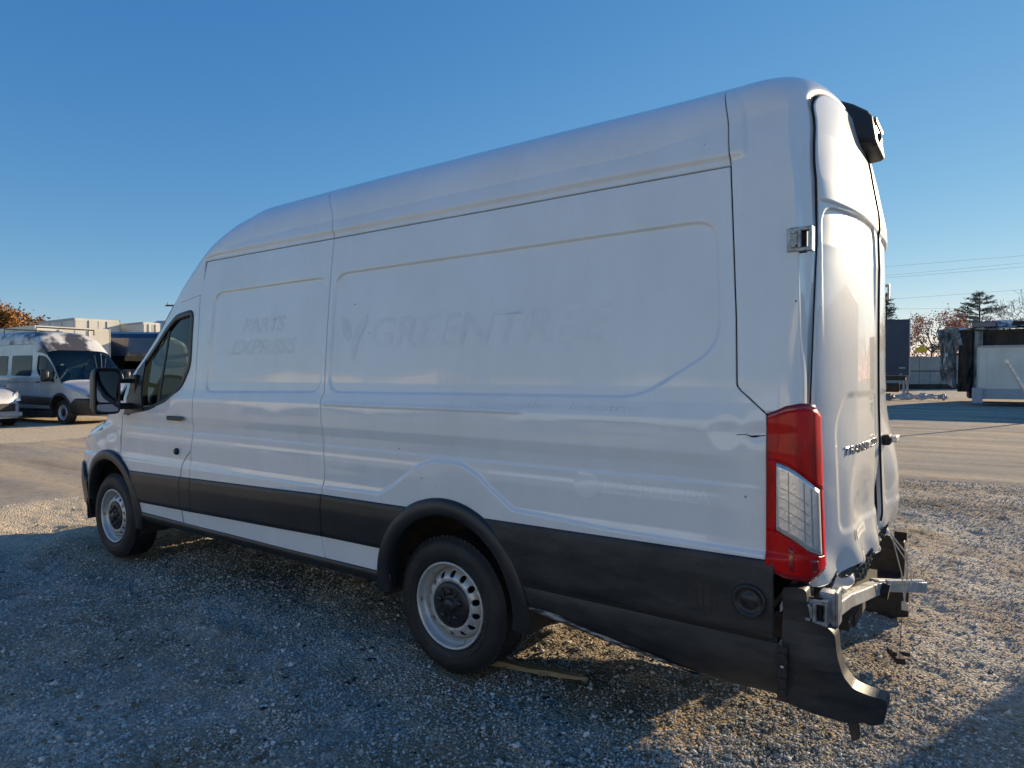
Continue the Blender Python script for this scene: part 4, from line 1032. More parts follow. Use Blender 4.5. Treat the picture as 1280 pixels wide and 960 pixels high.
# loose stones : one geometry-nodes cloud of small rocks
def stone_mat(name='loose_stone'):
    m = bpy.data.materials.new(name); m.use_nodes = True; nt = m.node_tree; N = nt.nodes; L = nt.links; b = N['Principled BSDF']
    at = N.new('ShaderNodeAttribute'); at.attribute_type = 'INSTANCER'; at.attribute_name = 'tone'
    r = N.new('ShaderNodeValToRGB'); e = r.color_ramp.elements; e[0].color = (.24,.22,.185,1); e[1].color = (.78,.76,.71,1); e[1].position = 1
    q = e.new(.45); q.color = (.44,.415,.365,1); q = e.new(.82); q.color = (.60,.575,.525,1)
    L.new(at.outputs['Fac'], r.inputs[0]); L.new(r.outputs[0], b.inputs['Base Color']); b.inputs['Roughness'].default_value = .85; b.inputs['Specular IOR Level'].default_value = .3
    return m
M['stone'] = stone_mat()
def stones(name, xs, ys, size, tone, seed, zoff=0.):
    r = np.random.default_rng(seed); n = len(xs)
    zs = ground_h(xs, ys)+zoff+size*.10
    me = bpy.data.meshes.new(name); me.vertices.add(n); me.vertices.foreach_set('co', np.stack([xs, ys, zs], -1).astype(np.float32).ravel())
    a = me.attributes.new('ssize', 'FLOAT_VECTOR', 'POINT'); sv = size[:, None]*np.stack([r.uniform(.75,1.25,n), r.uniform(.6,1.0,n), r.uniform(.4,.8,n)], -1); a.data.foreach_set('vector', sv.astype(np.float32).ravel())
    a = me.attributes.new('srot', 'FLOAT_VECTOR', 'POINT'); rv = np.stack([r.uniform(-.5,.5,n), r.uniform(-.5,.5,n), r.uniform(0,6.28,n)], -1); a.data.foreach_set('vector', rv.astype(np.float32).ravel())
    a = me.attributes.new('tone', 'FLOAT', 'POINT'); a.data.foreach_set('value', tone.astype(np.float32))
    o = bpy.data.objects.new(name, me); link(o); o['kind'] = 'stuff'; me.materials.append(M['stone'])
    ng = bpy.data.node_groups.new(name, 'GeometryNodeTree'); ng.interface.new_socket('Geometry', in_out='INPUT', socket_type='NodeSocketGeometry'); ng.interface.new_socket('Geometry', in_out='OUTPUT', socket_type='NodeSocketGeometry')
    N = ng.nodes; L = ng.links; gi = N.new('NodeGroupInput'); go = N.new('NodeGroupOutput')
    ico = N.new('GeometryNodeMeshIcoSphere'); ico.inputs['Radius'].default_value = .5; ico.inputs['Subdivisions'].default_value = 2
    sp = N.new('GeometryNodeSetPosition'); nz = N.new('ShaderNodeTexNoise'); nz.inputs['Scale'].default_value = 1.8; nz.inputs['Detail'].default_value = 1
    vm = N.new('ShaderNodeVectorMath'); vm.operation = 'SUBTRACT'; vm.inputs[1].default_value = (.5,.5,.5)
    vs = N.new('ShaderNodeVectorMath'); vs.operation = 'SCALE'; vs.inputs['Scale'].default_value = 1.1
    L.new(nz.outputs['Color'], vm.inputs[0]); L.new(vm.outputs[0], vs.inputs[0]); L.new(ico.outputs['Mesh'], sp.inputs['Geometry']); L.new(vs.outputs[0], sp.inputs['Offset'])
    ss = N.new('GeometryNodeSetShadeSmooth'); ss.inputs['Shade Smooth'].default_value = False; L.new(sp.outputs[0], ss.inputs[0])
    sm = N.new('GeometryNodeSetMaterial'); sm.inputs['Material'].default_value = M['stone']; L.new(ss.outputs[0], sm.inputs[0])
    ip = N.new('GeometryNodeInstanceOnPoints'); L.new(gi.outputs[0], ip.inputs['Points']); L.new(sm.outputs[0], ip.inputs['Instance'])
    def named(nm, t):
        q = N.new('GeometryNodeInputNamedAttribute'); q.data_type = t; q.inputs['Name'].default_value = nm; return q.outputs['Attribute']
    eu = N.new('FunctionNodeEulerToRotation'); L.new(named('srot', 'FLOAT_VECTOR'), eu.inputs[0]); L.new(eu.outputs[0], ip.inputs['Rotation']); L.new(named('ssize', 'FLOAT_VECTOR'), ip.inputs['Scale'])
    L.new(ip.outputs[0], go.inputs[0])
    md = o.modifiers.new('rocks', 'NODES'); md.node_group = ng
    return o
cx0, cy0 = cam.location.x, cam.location.y
def scatter(n, dmin, dmax, seed, p=1.6):
    r = np.random.default_rng(seed); d = dmin+(dmax-dmin)*r.random(n)**p
    a = YAW_A + r.uniform(-.78, .78, n)
    return cx0+d*np.cos(a), cy0+d*np.sin(a), r
YAW_A = math.atan2(fwd.y, fwd.x)
xs, ys, r = scatter(330000, 2.0, 13.0, 3, 1.25)
d = np.hypot(xs-cx0, ys-cy0)
patchy = vnoise(xs, ys, .9, 1)*.6+vnoise(xs, ys, 2.7, 2)*.4
keep = (road_sd(xs, ys) < .05) & (r.random(len(xs)) < .12+1.5*patchy**1.7) & ((xs > .2) | (r.random(len(xs)) < .12))
for wx in (1.02, 4.77):
    for wy in (-.86, .86): keep &= ~((np.abs(xs-wx) < .16) & (np.abs(ys-wy) < .13))
xs, ys, d, patchy = xs[keep], ys[keep], d[keep], patchy[keep]; n = len(xs)
size = (.0052+.0090*r.random(n)**2.2+.0035*patchy)*(1+.05*np.clip(d-4, 0, 6))
stones('gravel_stones', xs, ys, size, r.random(n), 4)
xs, ys, r = scatter(2600, 2.0, 11.0, 8, 1.1); keep = road_sd(xs, ys) < -.1; xs, ys = xs[keep], ys[keep]; n = len(xs)
stones('coarse_stones', xs, ys, .020+.016*r.random(n)**2, r.random(n)**.7, 9)
# dead leaves and dark clods scattered about
def litter(name, n, seed, m_, smin, smax, lift):
    r = random.Random(seed); g = MB()
    for _ in range(n):
        d_ = 2.1+9*r.random()**1.3; a = YAW_A+r.uniform(-.72,.72); x = cx0+d_*math.cos(a); y = cy0+d_*math.sin(a)
        if float(road_sd(np.array(x), np.array(y))) > -.1: continue
        z = float(ground_h(np.array(x), np.array(y)))+lift; s = r.uniform(smin, smax); K = r.choice((5,6,7)); base = r.uniform(0, 6)
        V = [(x, y, z+s*.35)]+[(x+s*math.cos(base+6.283*k/K)*r.uniform(.5,1.1), y+s*math.sin(base+6.283*k/K)*r.uniform(.5,1.1), z+r.uniform(0,.25)*s) for k in range(K)]
        g.add(V, [(0, 1+k, 1+(k+1)%K) for k in range(K)])
    g.obj(name, m_, kind='stuff')
M['leaf_dead'] = mat('dead_leaf_brown', (.16,.09,.04), .8, col2=(.26,.16,.06), nscale=4)
M['clod'] = mat('dark_earth', (.045,.036,.026), .95)
litter('dead_leaves', 520, 5, M['leaf_dead'], .008, .020, .004)
litter('earth_clods', 520, 6, M['clod'], .010, .030, -.004)
# tufts of weed
g = MB(); M['weed'] = mat('weed_green', (.06,.075,.03), .8)
for (wx, wy, k) in ((5.38,-.62,60),(3.9,-1.6,14),(5.0,-1.9,10),(4.2,-2.1,10),(7.6,3.5,18),(7.2,6.0,24)):
    for _ in range(k):
        x = wx+rnd.gauss(0,.05); y = wy+rnd.gauss(0,.05); z = float(ground_h(np.array(x), np.array(y))); a = rnd.uniform(0,6.28); h = rnd.uniform(.015,.05); dx, dy = math.cos(a)*.003, math.sin(a)*.003; lx, ly = rnd.gauss(0,.02), rnd.gauss(0,.02)
        g.add([(x-dx,y-dy,z),(x+dx,y+dy,z),(x+lx,y+ly,z+h)], [(0,1,2)])
g.obj('weed_tufts', M['weed'], kind='stuff')
# splintered stake
M['wood'] = mat('weathered_pine', (.34,.27,.15), .8, col2=(.20,.15,.08), nscale=9, aniso=(1,12,12), bump=.002, bscale=30)
a = Vector((4.88,-.735,.012)); b = Vector((5.40,-.63,.018)); dr = (b-a); an = math.atan2(dr.y, dr.x)
n_ = 12; V = []
for i in range(n_+1):
    f = i/n_; p = a.lerp(b, f); w_ = (.030 if f < .6 else .030*(1-(f-.6)/.4)**.7+.003)*(1+.08*math.sin(i*2.3)); hh = .014*(1-.4*f)
    nn = Vector((-math.sin(an), math.cos(an), 0))
    V += [p-nn*w_+Vector((0,0,-.01)), p+nn*w_+Vector((0,0,-.01)), p+nn*w_*.85+Vector((0,0,hh)), p-nn*w_*.85+Vector((0,0,hh+.004*math.sin(i)))]
Fc = [(i*4+k, i*4+(k+1)%4, (i+1)*4+(k+1)%4, (i+1)*4+k) for i in range(n_) for k in range(4)]+[(3,2,1,0), tuple(4*n_+k for k in range(4))]
o = meshobj('wooden_stake', V, Fc, M['wood']); o['label'] = 'splintered pale wooden stake lying on the gravel behind the rear wheel'; o['category'] = 'stake'

# ================================================================== background
M['van_silver'] = mat('dusty_silver_paint', (.50,.51,.52), .35, metal=.15, coat=1, coat_r=.08, col2=(.38,.375,.36), nscale=2)
M['soot'] = mat('sooty_roof_paint', (.62,.60,.57), .5, coat=.5, coat_r=.2, col2=(.05,.045,.04), nscale=1.1, thresh=(.47,.56))
M['trailer_white'] = mat('sunbleached_trailer_white', (.72,.69,.60), .5, col2=(.60,.56,.47), nscale=.8)
M['trailer_blue'] = mat('pale_blue_trailer', (.45,.56,.66), .5)
M['trailer_gray'] = mat('trailer_grey', (.36,.38,.40), .5)
M['navy'] = mat('navy_blue_paint', (.012,.03,.09), .3, coat=1, coat_r=.06, col2=(.006,.012,.03), nscale=1.2)
M['navy_dull'] = mat('dull_navy_panel', (.032,.050,.085), .55, col2=(.045,.065,.10), nscale=1.0)
M['concrete'] = mat('pale_concrete', (.40,.385,.35), .85, col2=(.30,.285,.25), nscale=.8)
M['char'] = mat('charred_metal', (.022,.020,.018), .8, col2=(.08,.05,.03), nscale=1.3, bump=.03, bscale=3)
M['torn_silver'] = mat('torn_aluminium_skin', (.34,.34,.33), .5, metal=.25, col2=(.09,.09,.085), nscale=1.6)
M['tarp'] = mat('blue_white_tarp', (.60,.65,.70), .5, col2=(.08,.13,.22), nscale=1.5, thresh=(.5,.58))
M['yellow'] = mat('safety_yellow', (.85,.55,.02), .5)
M['bark'] = mat('grey_bark', (.09,.075,.06), .9); M['bark2'] = mat('pale_twig_bark', (.16,.145,.13), .9)
M['leaf_orange'] = mat('orange_autumn_leaf', (.36,.15,.03), .8, col2=(.16,.11,.03), nscale=.9)
M['leaf_red'] = mat('red_autumn_leaf', (.60,.22,.15), .8, col2=(.50,.22,.07), nscale=.7)
M['needle'] = mat('dusty_evergreen_needle', (.15,.175,.125), .85, col2=(.26,.23,.14), nscale=.8)
M['siding'] = mat('grey_metal_roofing', (.30,.33,.36), .5)

def hz(x, y): return float(hills(np.array(float(x)), np.array(float(y))))
# silver van parked across the lane
PV = empty('parked_van', (-16.6,5.0,hz(-16.6,5)), 0, 'dusty silver high-roof passenger van with soot-stained roof, parked across the lane', 'van')
van(PV, False, M['van_silver'], side_win=True, roofdirt=M['soot'])
PV.rotation_euler = (0,0,R_(188)); PV.location = (-13.8, 5.55, .10)
for side in (-1, 1):
    fillpoly('rear_side_window', M['dark_glass'], PV, rpoly([(3.95,1.42),(5.85,1.42),(5.85,2.03),(3.95,2.03)], .07), side, .004, res=.2, thick=.006)
# tail end of the parked van
def tail(root, m_):
    ys = np.linspace(-1, 1, 21); tt = np.linspace(.46, float(zs_of(6.3))+LC, 40); P = []
    g = MB(); g.box((6.30,0,1.5), (.5,1.78,1.9)); g.box((6.46,0,.5), (.2,1.9,.25)); g.obj('tail_panel', m_, root, bevel=.05)
    g = MB(); g.box((6.26,0,2.4), (.4,1.66,.6)); g.obj('tail_top', m_, root, bevel=.12)
tail(PV, M['van_silver'])
# roof rack knobs, ladder
for x in (2.6, 4.4):
    g = MB(); g.tube([(x,-.85,2.72),(x,-.85,2.88),(x,.85,2.88),(x,.85,2.72)], .022, 6); g.obj('rack_bar', M['dash'], PV)

# small silver van nose at the left edge
def small_van(name, loc, rz, label, m_):
    r = empty(name, loc, rz, label, 'van')
    prof = [(0,.45,.62),(.02,.75,.72),(.12,.92,.80),(.5,1.05,.86),(1.0,1.14,.88),(1.15,1.20,.88),(1.75,1.70,.80),(2.1,1.80,.78),(3.0,1.85,.78),(4.5,1.84,.78),(4.75,1.70,.78),(4.8,1.0,.84)]
    V = []; n = 18
    for x, zt_, hw in prof:
        for k in range(n):
            a = math.pi*k/(n-1); c, s = math.cos(a), math.sin(a)
            yb = .88 if x > .3 else .80-.25*(.3-x)/.3
            u = abs(s)**.35; z = .25+(zt_-.25)*u; wid = yb*abs(c)**.25*(1 if u < .6 else 1-(1-hw/.88)*(u-.6)/.4); V.append((x, math.copysign(wid, c), z))
    m = len(prof); Fc = [(i*n+k, i*n+k+1, (i+1)*n+k+1, (i+1)*n+k) for i in range(m-1) for k in range(n-1)]+[tuple(range(n))[::-1], tuple((m-1)*n+k for k in range(n))]
    mb = MB(); mb.add(V, Fc); mb.obj('body', m_, r, smooth=True)
    g = MB(); g.add([(1.18,-.70,1.235),(1.18,.70,1.235),(1.72,.62,1.70),(1.72,-.62,1.70)], [(0,1,2,3)]); g.add([(1.16,-.70,1.27),(1.16,.70,1.27),(1.70,.62,1.735),(1.70,-.62,1.735)], [(0,1,2,3)]); g.obj('windscreen', M['dark_glass'], r)
    for s in (-1, 1):
        g = MB(); g.add([(1.45,s*.895,1.2),(2.5,s*.895,1.2),(2.5,s*.84,1.62),(1.9,s*.84,1.62)], [(0,1,2,3)]); g.obj('side_window', M['dark_glass'], r)
        g = MB(); g.add([(.10,s*.42,.70),(.10,s*.66,.72),(.42,s*.84,.92),(.36,s*.78,1.00),(.12,s*.5,.90)], [(0,1,2,3,4)]); o = g.obj('headlamp', M['chrome'], r); q = o.modifiers.new('s','SOLIDIFY'); q.thickness = .06; q.offset = 0
        g = MB(); g.box((1.55,s*1.02,1.18), (.12,.22,.20)); g.obj('door_mirror', M['trailer_white'], r, bevel=.04)
        for x in (.85, 3.9):
            g = MB(); g.lathe([(.12,.0),(.20,.004),(.30,.004),(.325,-.03),(.325,-.17),(.30,-.2)], c=(x, s*.87, .325), n=28, sgn=s, cap=True); w_ = g.obj('wheel', M['rubber'], r, smooth=True)
            g = MB(); g.lathe([(.001,-.02),(.10,.01),(.19,-.005),(.20,.006)], c=(x, s*.875, .325), n=24, sgn=s); g.obj('rim', M['steel'], w_, smooth=True)
    g = MB(); g.box((-.02,0,.55), (.06,.95,.22)); g.obj('grille', M['dash'], r, bevel=.03)
    g = MB(); g.lathe([(.001,.06),(.055,.055),(.06,.0)], c=(-.0,0,.66), axis='x', n=20, sgn=-1); g.obj('nose_badge', M['chrome'], r, smooth=True)
    g = MB(); g.box((.0,0,.36), (.10,1.3,.12)); g.obj('bumper_grille', M['trailer_gray'], r, bevel=.03)
    return r
small_van('compact_van', (-14.65,2.85,.10), R_(192), 'nose of a small silver van at the left edge beside the sooty-roofed van', M['van_silver'])

# boxes: helper for trailers
def trailer(name, loc, rz, L, W, H, z0, m_, label, panel=True, cat='trailer', rails=M['trailer_gray']):
    r = empty(name, loc, rz, label, cat); h = H-z0
    g = MB(); g.box((0,0,z0+h/2), (L,W,h)); g.obj('box_body', m_, r, bevel=.03)
    for s in (-1, 1):
        for z in (z0+.06, H-.05):
            g = MB(); g.box((0, s*(W/2+.012), z), (L+.02,.03,.12)); g.obj('side_rail', rails, r)
        if panel:
            k = max(3, int(L/2.4))
            for i in range(k+1):
                g = MB(); g.box((-L/2+L*i/k*(1-.004)+.01, s*(W/2+.010), z0+h/2), (.09,.022,h-.26)); g.obj('side_post', rails, r)
    for e in (-1, 1):
        for s in (-1, 1):
            g = MB(); g.box((e*(L/2+.015), s*W/4, z0+h/2), (.035,W/2-.05,h-.2)); d = g.obj('end_door', m_, r)
            q = MB(); q.tube([(e*(L/2+.05), s*W/5, z0+.1),(e*(L/2+.05), s*W/5, H-.1)], .02, 6); q.obj('lock_rod', rails, d)
    for x in (-L/2+1.1, -L/2+2.3):
        for s in (-1, 1):
            g = MB(); g.lathe([(.001,.02),(.25,.02),(.30,.05),(.48,.05),(.52,.0),(.52,-.22),(.48,-.26)], c=(x, s*(W/2-.15), .52), n=24, sgn=s); g.obj('wheel', M['rubber'], r, smooth=True)
    g = MB(); g.box((0,0,z0-.10), (L*.96,W*.5,.16)); g.obj('frame_rail', M['dash'], r)
    g = MB()
    for s in (-1, 1): g.box((L/2-2.2, s*W*.3, z0/2), (.12,.12,z0))
    g.obj('landing_leg', M['trailer_gray'], r)
    return r
AR = math.atan2(.582, .813)
trailer('semi_trailer', (-35.6,13.0,.12), 0, 5.0, 2.3, 4.5, 1.2, M['trailer_white'], 'white box trailer with grey shaded side and sunlit end doors, left one of the pair', True, rails=M['trailer_gray'])
trailer('semi_trailer', (-33.6,14.95,.12), 0, 5.0, .95, 4.35, 1.2, M['trailer_white'], 'narrow sunlit end of a white container just right of the box trailer', False)
trailer('delivery_truck', (-23.0,6.8,.12), 0, 6.0, 2.4, 3.15, .8, M['trailer_white'], 'cream box body showing just above the roof of the silver van', True, rails=M['trailer_white'])
trailer('box_trailer', (-24.5,13.4,.12), 0, 5.0, 3.2, 2.75, .9, M['trailer_white'], 'cream trailer seen through the cab windows of the white van', True)
# navy panel van behind
r = empty('navy_van', (-19.9,10.0,.12), AR+R_(2), 'dark navy blue long van roof between the silver van and the white cab', 'van')
V = []; n = 14; prof = [(-3.4,.5),(-3.35,2.95),(-3.2,3.05),(0,3.12),(2.9,3.12),(3.1,3.0),(3.15,.5)]
pts = [(-1.0,.4),(-1.02,1.0),(-1.0,1.6),(-.96,2.3),(-.90,2.85),(-.82,3.02),(-.6,3.1),(0,3.14),(.6,3.1),(.82,3.02),(.90,2.85),(.96,2.3),(1.0,1.6),(1.0,.4)]
for x, s in ((-3.2,.93),(-3.1,1.0),(3.0,1.0),(3.15,.94)):
    for y, z in pts: V.append((x, y*s, .4+(z-.4)*s))
Fc = [(i*n+k, i*n+k+1, (i+1)*n+k+1, (i+1)*n+k) for i in range(3) for k in range(n-1)]+[tuple(range(n))[::-1], tuple(3*n+k for k in range(n))]
g = MB(); g.add(V, Fc); g.obj('body', M['navy'], r, smooth=False)
g = MB(); g.box((0,-1.03,1.9), (5.6,.02,.5)); g.obj('side_window', M['dark_glass'], r)
for x in (-2.1, 2.1):
    for s in (-1, 1):
        g = MB(); g.lathe([(.001,.0),(.2,.0),(.3,.02),(.36,.0),(.36,-.2),(.3,-.22)], c=(x, s*.95, .36), n=24, sgn=s); g.obj('wheel', M['rubber'], r, smooth=True)
# grey gable far left
r = empty('grey_shed', (-52.3,27.6,.12), AR, 'low grey metal-roofed shed far behind the white cab', 'shed')
g = MB(); g.box((1.2,0,2.6), (5.6,6,5.2)); g.obj('wall', M['siding'], r)
g = MB(); g.add([(-1.9,-3.3,5.2),(4.3,-3.3,5.2),(4.3,3.3,5.2),(-1.9,3.3,5.2),(-1.9,0,6.3),(4.3,0,6.3)], [(0,1,5,4),(2,3,4,5),(0,4,3),(1,2,5)]); g.obj('roof', M['siding'], r)
# utility pole far
def pole(loc, h, label, rz):
    r = empty('utility_pole', loc, rz, label, 'pole')
    g = MB(); g.tube([(0,0,0),(0,0,h)], [.16,.11], 8); g.obj('mast', M['bark'], r)
    g = MB(); g.box((0,0,h-.5), (2.6,.12,.14)); g.obj('cross_arm', M['bark'], r)
    for x in (-1.1,-.4,.4,1.1):
        g = MB(); g.tube([(x,0,h-.43),(x,0,h-.2)], .05, 6); g.obj('insulator', M['trailer_gray'], r)
    g = MB(); g.box((-.9,0,h-2.2), (2.0,.10,.12)); g.obj('lower_arm', M['bark'], r)
    return r
pole((-52.4,27.8,0), 8.3, 'utility pole with crossarm far off above the white van windscreen', AR)

# trees
def tree(name, loc, h, spread, label, bark, leaf=None, nleaf=2500, lsize=.25, seed=1, depth=5, trunk=.25, dens=1., start=.3):
    r = random.Random(seed); root = empty(name, loc, r.uniform(0,6), label, 'tree'); g = MB(); tips = []
    def grow(p, d, L, rad, k):
        q = p; pts = [p]; dd = d.copy()
        for i in range(3):
            dd = (dd+Vector((r.gauss(0,.14), r.gauss(0,.14), r.gauss(.03,.08)))).normalized(); q = q+dd*L/3; pts.append(q)
        g.tube(pts, [max(rad*q_, .015) for q_ in (1, .85, .7, .55)], 5 if k > 2 else 3, cap=False)
        if k <= 2: tips.extend(pts[1:])
        if k == 0: return
        for _ in range(3 if k > 1 else 4):
            a = r.uniform(0, 6.28); tilt = r.uniform(.35, .85)*spread
            o = dd.orthogonal().normalized(); o.rotate(Matrix.Rotation(a, 3, dd)); nd = (dd*math.cos(tilt)+o*math.sin(tilt)).normalized()
            grow(pts[r.choice((2,3))], nd, L*r.uniform(.6,.82), rad*.6, k-1)
    grow(Vector((0,0,0)), Vector((0,0,1)), h*start, trunk, depth)
    g.obj('trunk', bark, root)
    if leaf:
        V = []; Fc = []
        for _ in range(nleaf):
            t = r.choice(tips); c = t+Vector((r.gauss(0,1), r.gauss(0,1), r.gauss(0,.8)))*h*.028; s = lsize*r.uniform(.5,1.2)
            u = Vector((r.gauss(0,1), r.gauss(0,1), r.gauss(0,1))).normalized(); v = u.orthogonal().normalized()*s; w_ = u.cross(v)*.7
            n = len(V); V += [c-v, c+w_, c+v, c-w_]; Fc.append((n,n+1,n+2,n+3))
        meshobj('crown', V, Fc, leaf, root)
    return root
def conifer(name, loc, h, w_, label, seed):
    r = random.Random(seed); root = empty(name, loc, 0, label, 'tree'); g = MB(); g.tube([(0,0,0),(0,0,h)], [.3,.04], 6); V = []; Fc = []
    z = h*.15
    while z < h:
        k = 6; L = w_*(1-(z/h))**.65*r.uniform(.75,1.1)+.2
        for i in range(k):
            a = r.uniform(0,6.28); d = Vector((math.cos(a), math.sin(a), r.uniform(.05,.35))); p0 = Vector((0,0,z)); g.tube([p0, p0+d*L], [.05,.015], 3, cap=False)
            for _ in range(int(16*L)+4):
                f = r.uniform(.25,1); c = p0+d*L*f+Vector((r.gauss(0,.14),r.gauss(0,.14),r.gauss(0,.10))); s = r.uniform(.12,.3)
                u = (d+Vector((r.gauss(0,.5),r.gauss(0,.5),r.gauss(0,.3)))).normalized(); v = u.orthogonal().normalized(); n = len(V); V += [c-u*s, c+v*s*.28, c+u*s, c-v*s*.28]; Fc.append((n,n+1,n+2,n+3))
        z += h*.035*r.uniform(.7,1.3)
    g.obj('trunk', M['bark'], root); meshobj('crown', V, Fc, M['needle'], root)
tree('autumn_tree', (-75.4,23.2,-1.8), 13.0, 1.05, 'orange-brown autumn tree at far left above the trailers', M['bark'], M['leaf_orange'], 15000, .15, 3, 5)
tree('autumn_tree', (-73.6,25.6,-2.3), 12.4, 1.1, 'orange-brown autumn tree, the right one of the pair at far left', M['bark'], M['leaf_orange'], 13000, .15, 13, 5)
tree('maple_tree', (1.6,90.8,0), 12.5, 1.1, 'red and orange autumn tree beyond the yard at right', M['bark'], M['leaf_red'], 3600, .12, 5, 5)
conifer('evergreen_tree', (6.1,106.4,0), 12.6, 6.5, 'sparse evergreen behind the wrecked truck body', 4)
conifer('evergreen_tree', (-3.0,88.5,0), 11.5, 2.4, 'dark evergreen just showing at the right edge of the white van', 9)
tree('bare_tree', (9.9,84.5,0), 14.2, 1.25, 'leafless grey tree at the right edge behind the wrecked truck body', M['bark2'], None, 0, .2, 6, 6, .22, start=.27)
tree('bare_tree', (12.9,86.5,0), 13.0, 1.2, 'leafless grey tree farthest right, partly outside the view', M['bark2'], None, 0, .2, 16, 6, .22, start=.27)
tree('bare_tree', (6.6,96,0), 11.0, 1.2, 'leafless pale tree between the red tree and the evergreen', M['bark2'], None, 0, .2, 26, 5, .2, start=.27)
for i, (x, y, h, s) in enumerate(((-2,110,7,31),(3,112,6.5,32),(8,113,7,33))):
    tree('distant_tree', (x,y,-1), h, 1.2, ['brown bushy tree on the skyline left of the evergreen','brown bushy tree on the skyline just behind the evergreen','brown bushy tree on the skyline right of the evergreen'][i], M['bark2'], M['leaf_orange'], 1200, .3, s, 4)

# far woods along the horizon, one mass
g = MB(); V = []; Fc = []; r_w = random.Random(44)
for i in range(14000):
    f = r_w.random(); a_ = R_(70+60*f)+.0; dist = 128+18*r_w.random(); x = 7+dist*math.cos(a_); y = -3+dist*math.sin(a_)
    top = 8.0+1.6*math.sin(f*37)+1.1*math.sin(f*91+1)+.8*math.sin(f*211); z = max(.2, top*r_w.random()**.8); s_ = r_w.uniform(.15,.5)
    u = Vector((r_w.gauss(0,1), r_w.gauss(0,1), r_w.gauss(0,1.2))).normalized(); v = u.orthogonal().normalized()*s_*.35; u = u*s_; c = Vector((x, y, z)); n = len(V); V += [c-u, c+v, c+u, c-v]; Fc.append((n,n+1,n+2,n+3))
M['wood_far'] = mat('bare_brown_woods', (.20,.16,.12), .9, col2=(.30,.22,.12), nscale=.3)
o = meshobj('far_woods', V, Fc, M['wood_far']); o['kind'] = 'stuff'
# navy trailer end at right
r = empty('navy_trailer', (3.0,34.85,.27), R_(4), 'dark navy trailer end with light corner edge right behind the white van', 'trailer')
g = MB(); g.box((-.5,1.5,2.62), (2.7,3.0,2.75)); g.obj('box_body', M['navy_dull'], r, bevel=.02)
g = MB(); g.box((.87,-.01,2.62), (.06,.06,2.75)); g.obj('corner_post', M['trailer_gray'], r)
g = MB(); g.box((-.5,.05,4.02), (2.76,.12,.06)); g.obj('top_rail', M['navy_dull'], r)
for x, z, w_ in ((.55,1.62,.28),(-.25,1.35,.22),(.5,1.30,.10)):
    g = MB(); g.box((x,-.015,z), (w_,.02,.07)); g.obj('marker_plate', M['trailer_gray'], r)
g = MB(); g.box((-.5,1.4,1.10), (2.4,2.6,.22)); g.obj('frame_rail', M['under'], r)
for x in (.62,.78):
    g = MB(); g.tube([(x,.25,1.2),(x,.25,.0)], .06, 6); g.box((x,.25,.02), (.25,.25,.05)); g.obj('landing_leg', M['trailer_gray'], r)
g = MB(); g.box((.0,.3,.62), (.9,.25,.45)); g.obj('air_tank', M['char'], r, bevel=.1)
for s in (0,1):
    g = MB(); g.lathe([(.001,.02),(.28,.02),(.48,.05),(.52,.0),(.52,-.22)], c=(-.9+s*.0, .5+2*s, .52), n=20, sgn=-1); g.obj('wheel', M['rubber'], r, smooth=True)
# concrete wall with separate panels
r = empty('panel_wall', (2.0,64.5,.27), AR, 'pale beige concrete panel wall behind the yard', 'wall')
for i in range(8):
    for j, (z0, z1) in enumerate(((.45,1.55),(1.62,2.95))):
        if j == 0: g = MB(); g.box((-3.2+i*.95,0,(z0+z1)/2), (.91,.25,z1-z0)); g.obj('wall_panel', M['concrete'], r)
    if i % 2 == 0: g = MB(); g.box((-2.72+i*.95,0,2.25), (1.86,.25,1.24)); g.obj('wall_panel', M['concrete'], r)
g = MB(); g.box((.1,.05,.22), (7.8,.3,.45)); g.obj('wall_base', M['char'], r)
g = MB(); g.box((.1,.06,1.585), (7.8,.2,.08)); g.box((.1,.06,.45), (7.8,.2,.06)); g.obj('wall_joint', M['char'], r)
# yellow loader parts above the wall
for i, (x, z, s) in enumerate(((2.15,3.62,.42),(3.95,3.7,.40))):
    r = empty('yellow_loader', (x, 66.5+i*1.6, .27), AR, ['yellow machine top showing over the concrete wall, left one', 'yellow machine top beside the torn truck body, right one'][i], 'loader')
    g = MB(); g.box((0,0,1.45), (1.5,2.2,1.7)); g.obj('chassis', M['char'], r)
    g = MB(); g.box((0,0,z-.15), (s*1.5,.9,.42)); g.box((.1,0,z+.15), (s*.6,.5,.3)); g.obj('cab_top', M['yellow'], r, bevel=.08)
    for sx in (-.5,.5):
        for sy in (-1.1,1.1):
            g = MB(); g.lathe([(.001,.1),(.4,.1),(.55,.0),(.55,-.2),(.4,-.25)], c=(sx, sy, .55), n=20, sgn=1); g.obj('wheel', M['rubber'], r, smooth=True)

# burnt, torn truck body
r = empty('wrecked_truck_body', (5.55,33.0,.27), R_(3), 'burnt and torn dark truck body with peeling silver skin', 'truck body')
g = MB(); g.box((4.4,1.4,1.75), (7.2,2.6,3.1)); g.obj('charred_box', M['char'], r)
def crumple(name, m_, par, o, U, Vv, nu, nv, amp, seed, jag=0):
    q = random.Random(seed); P = np.zeros((nu, nv, 3)); o = np.array(o, float); U = np.array(U, float); Vv = np.array(Vv, float); nn = np.cross(U, Vv); nn /= np.linalg.norm(nn)
    ph = [q.uniform(0,6) for _ in range(6)]
    for i in range(nu):
        for j in range(nv):
            a, b = i/(nu-1), j/(nv-1)
            d = amp*(math.sin(a*9+ph[0]+b*3)+.6*math.sin(b*13+ph[1]-a*5)+.4*math.sin(a*27+b*19+ph[2])+.5*q.uniform(-.5,.5))
            P[i, j] = o+U*a+Vv*(b+jag*(math.sin(a*17+ph[3])+q.uniform(-.6,.6))*b*.3)+nn*d
    return gridobj(name, P, m_, par, smooth=False)
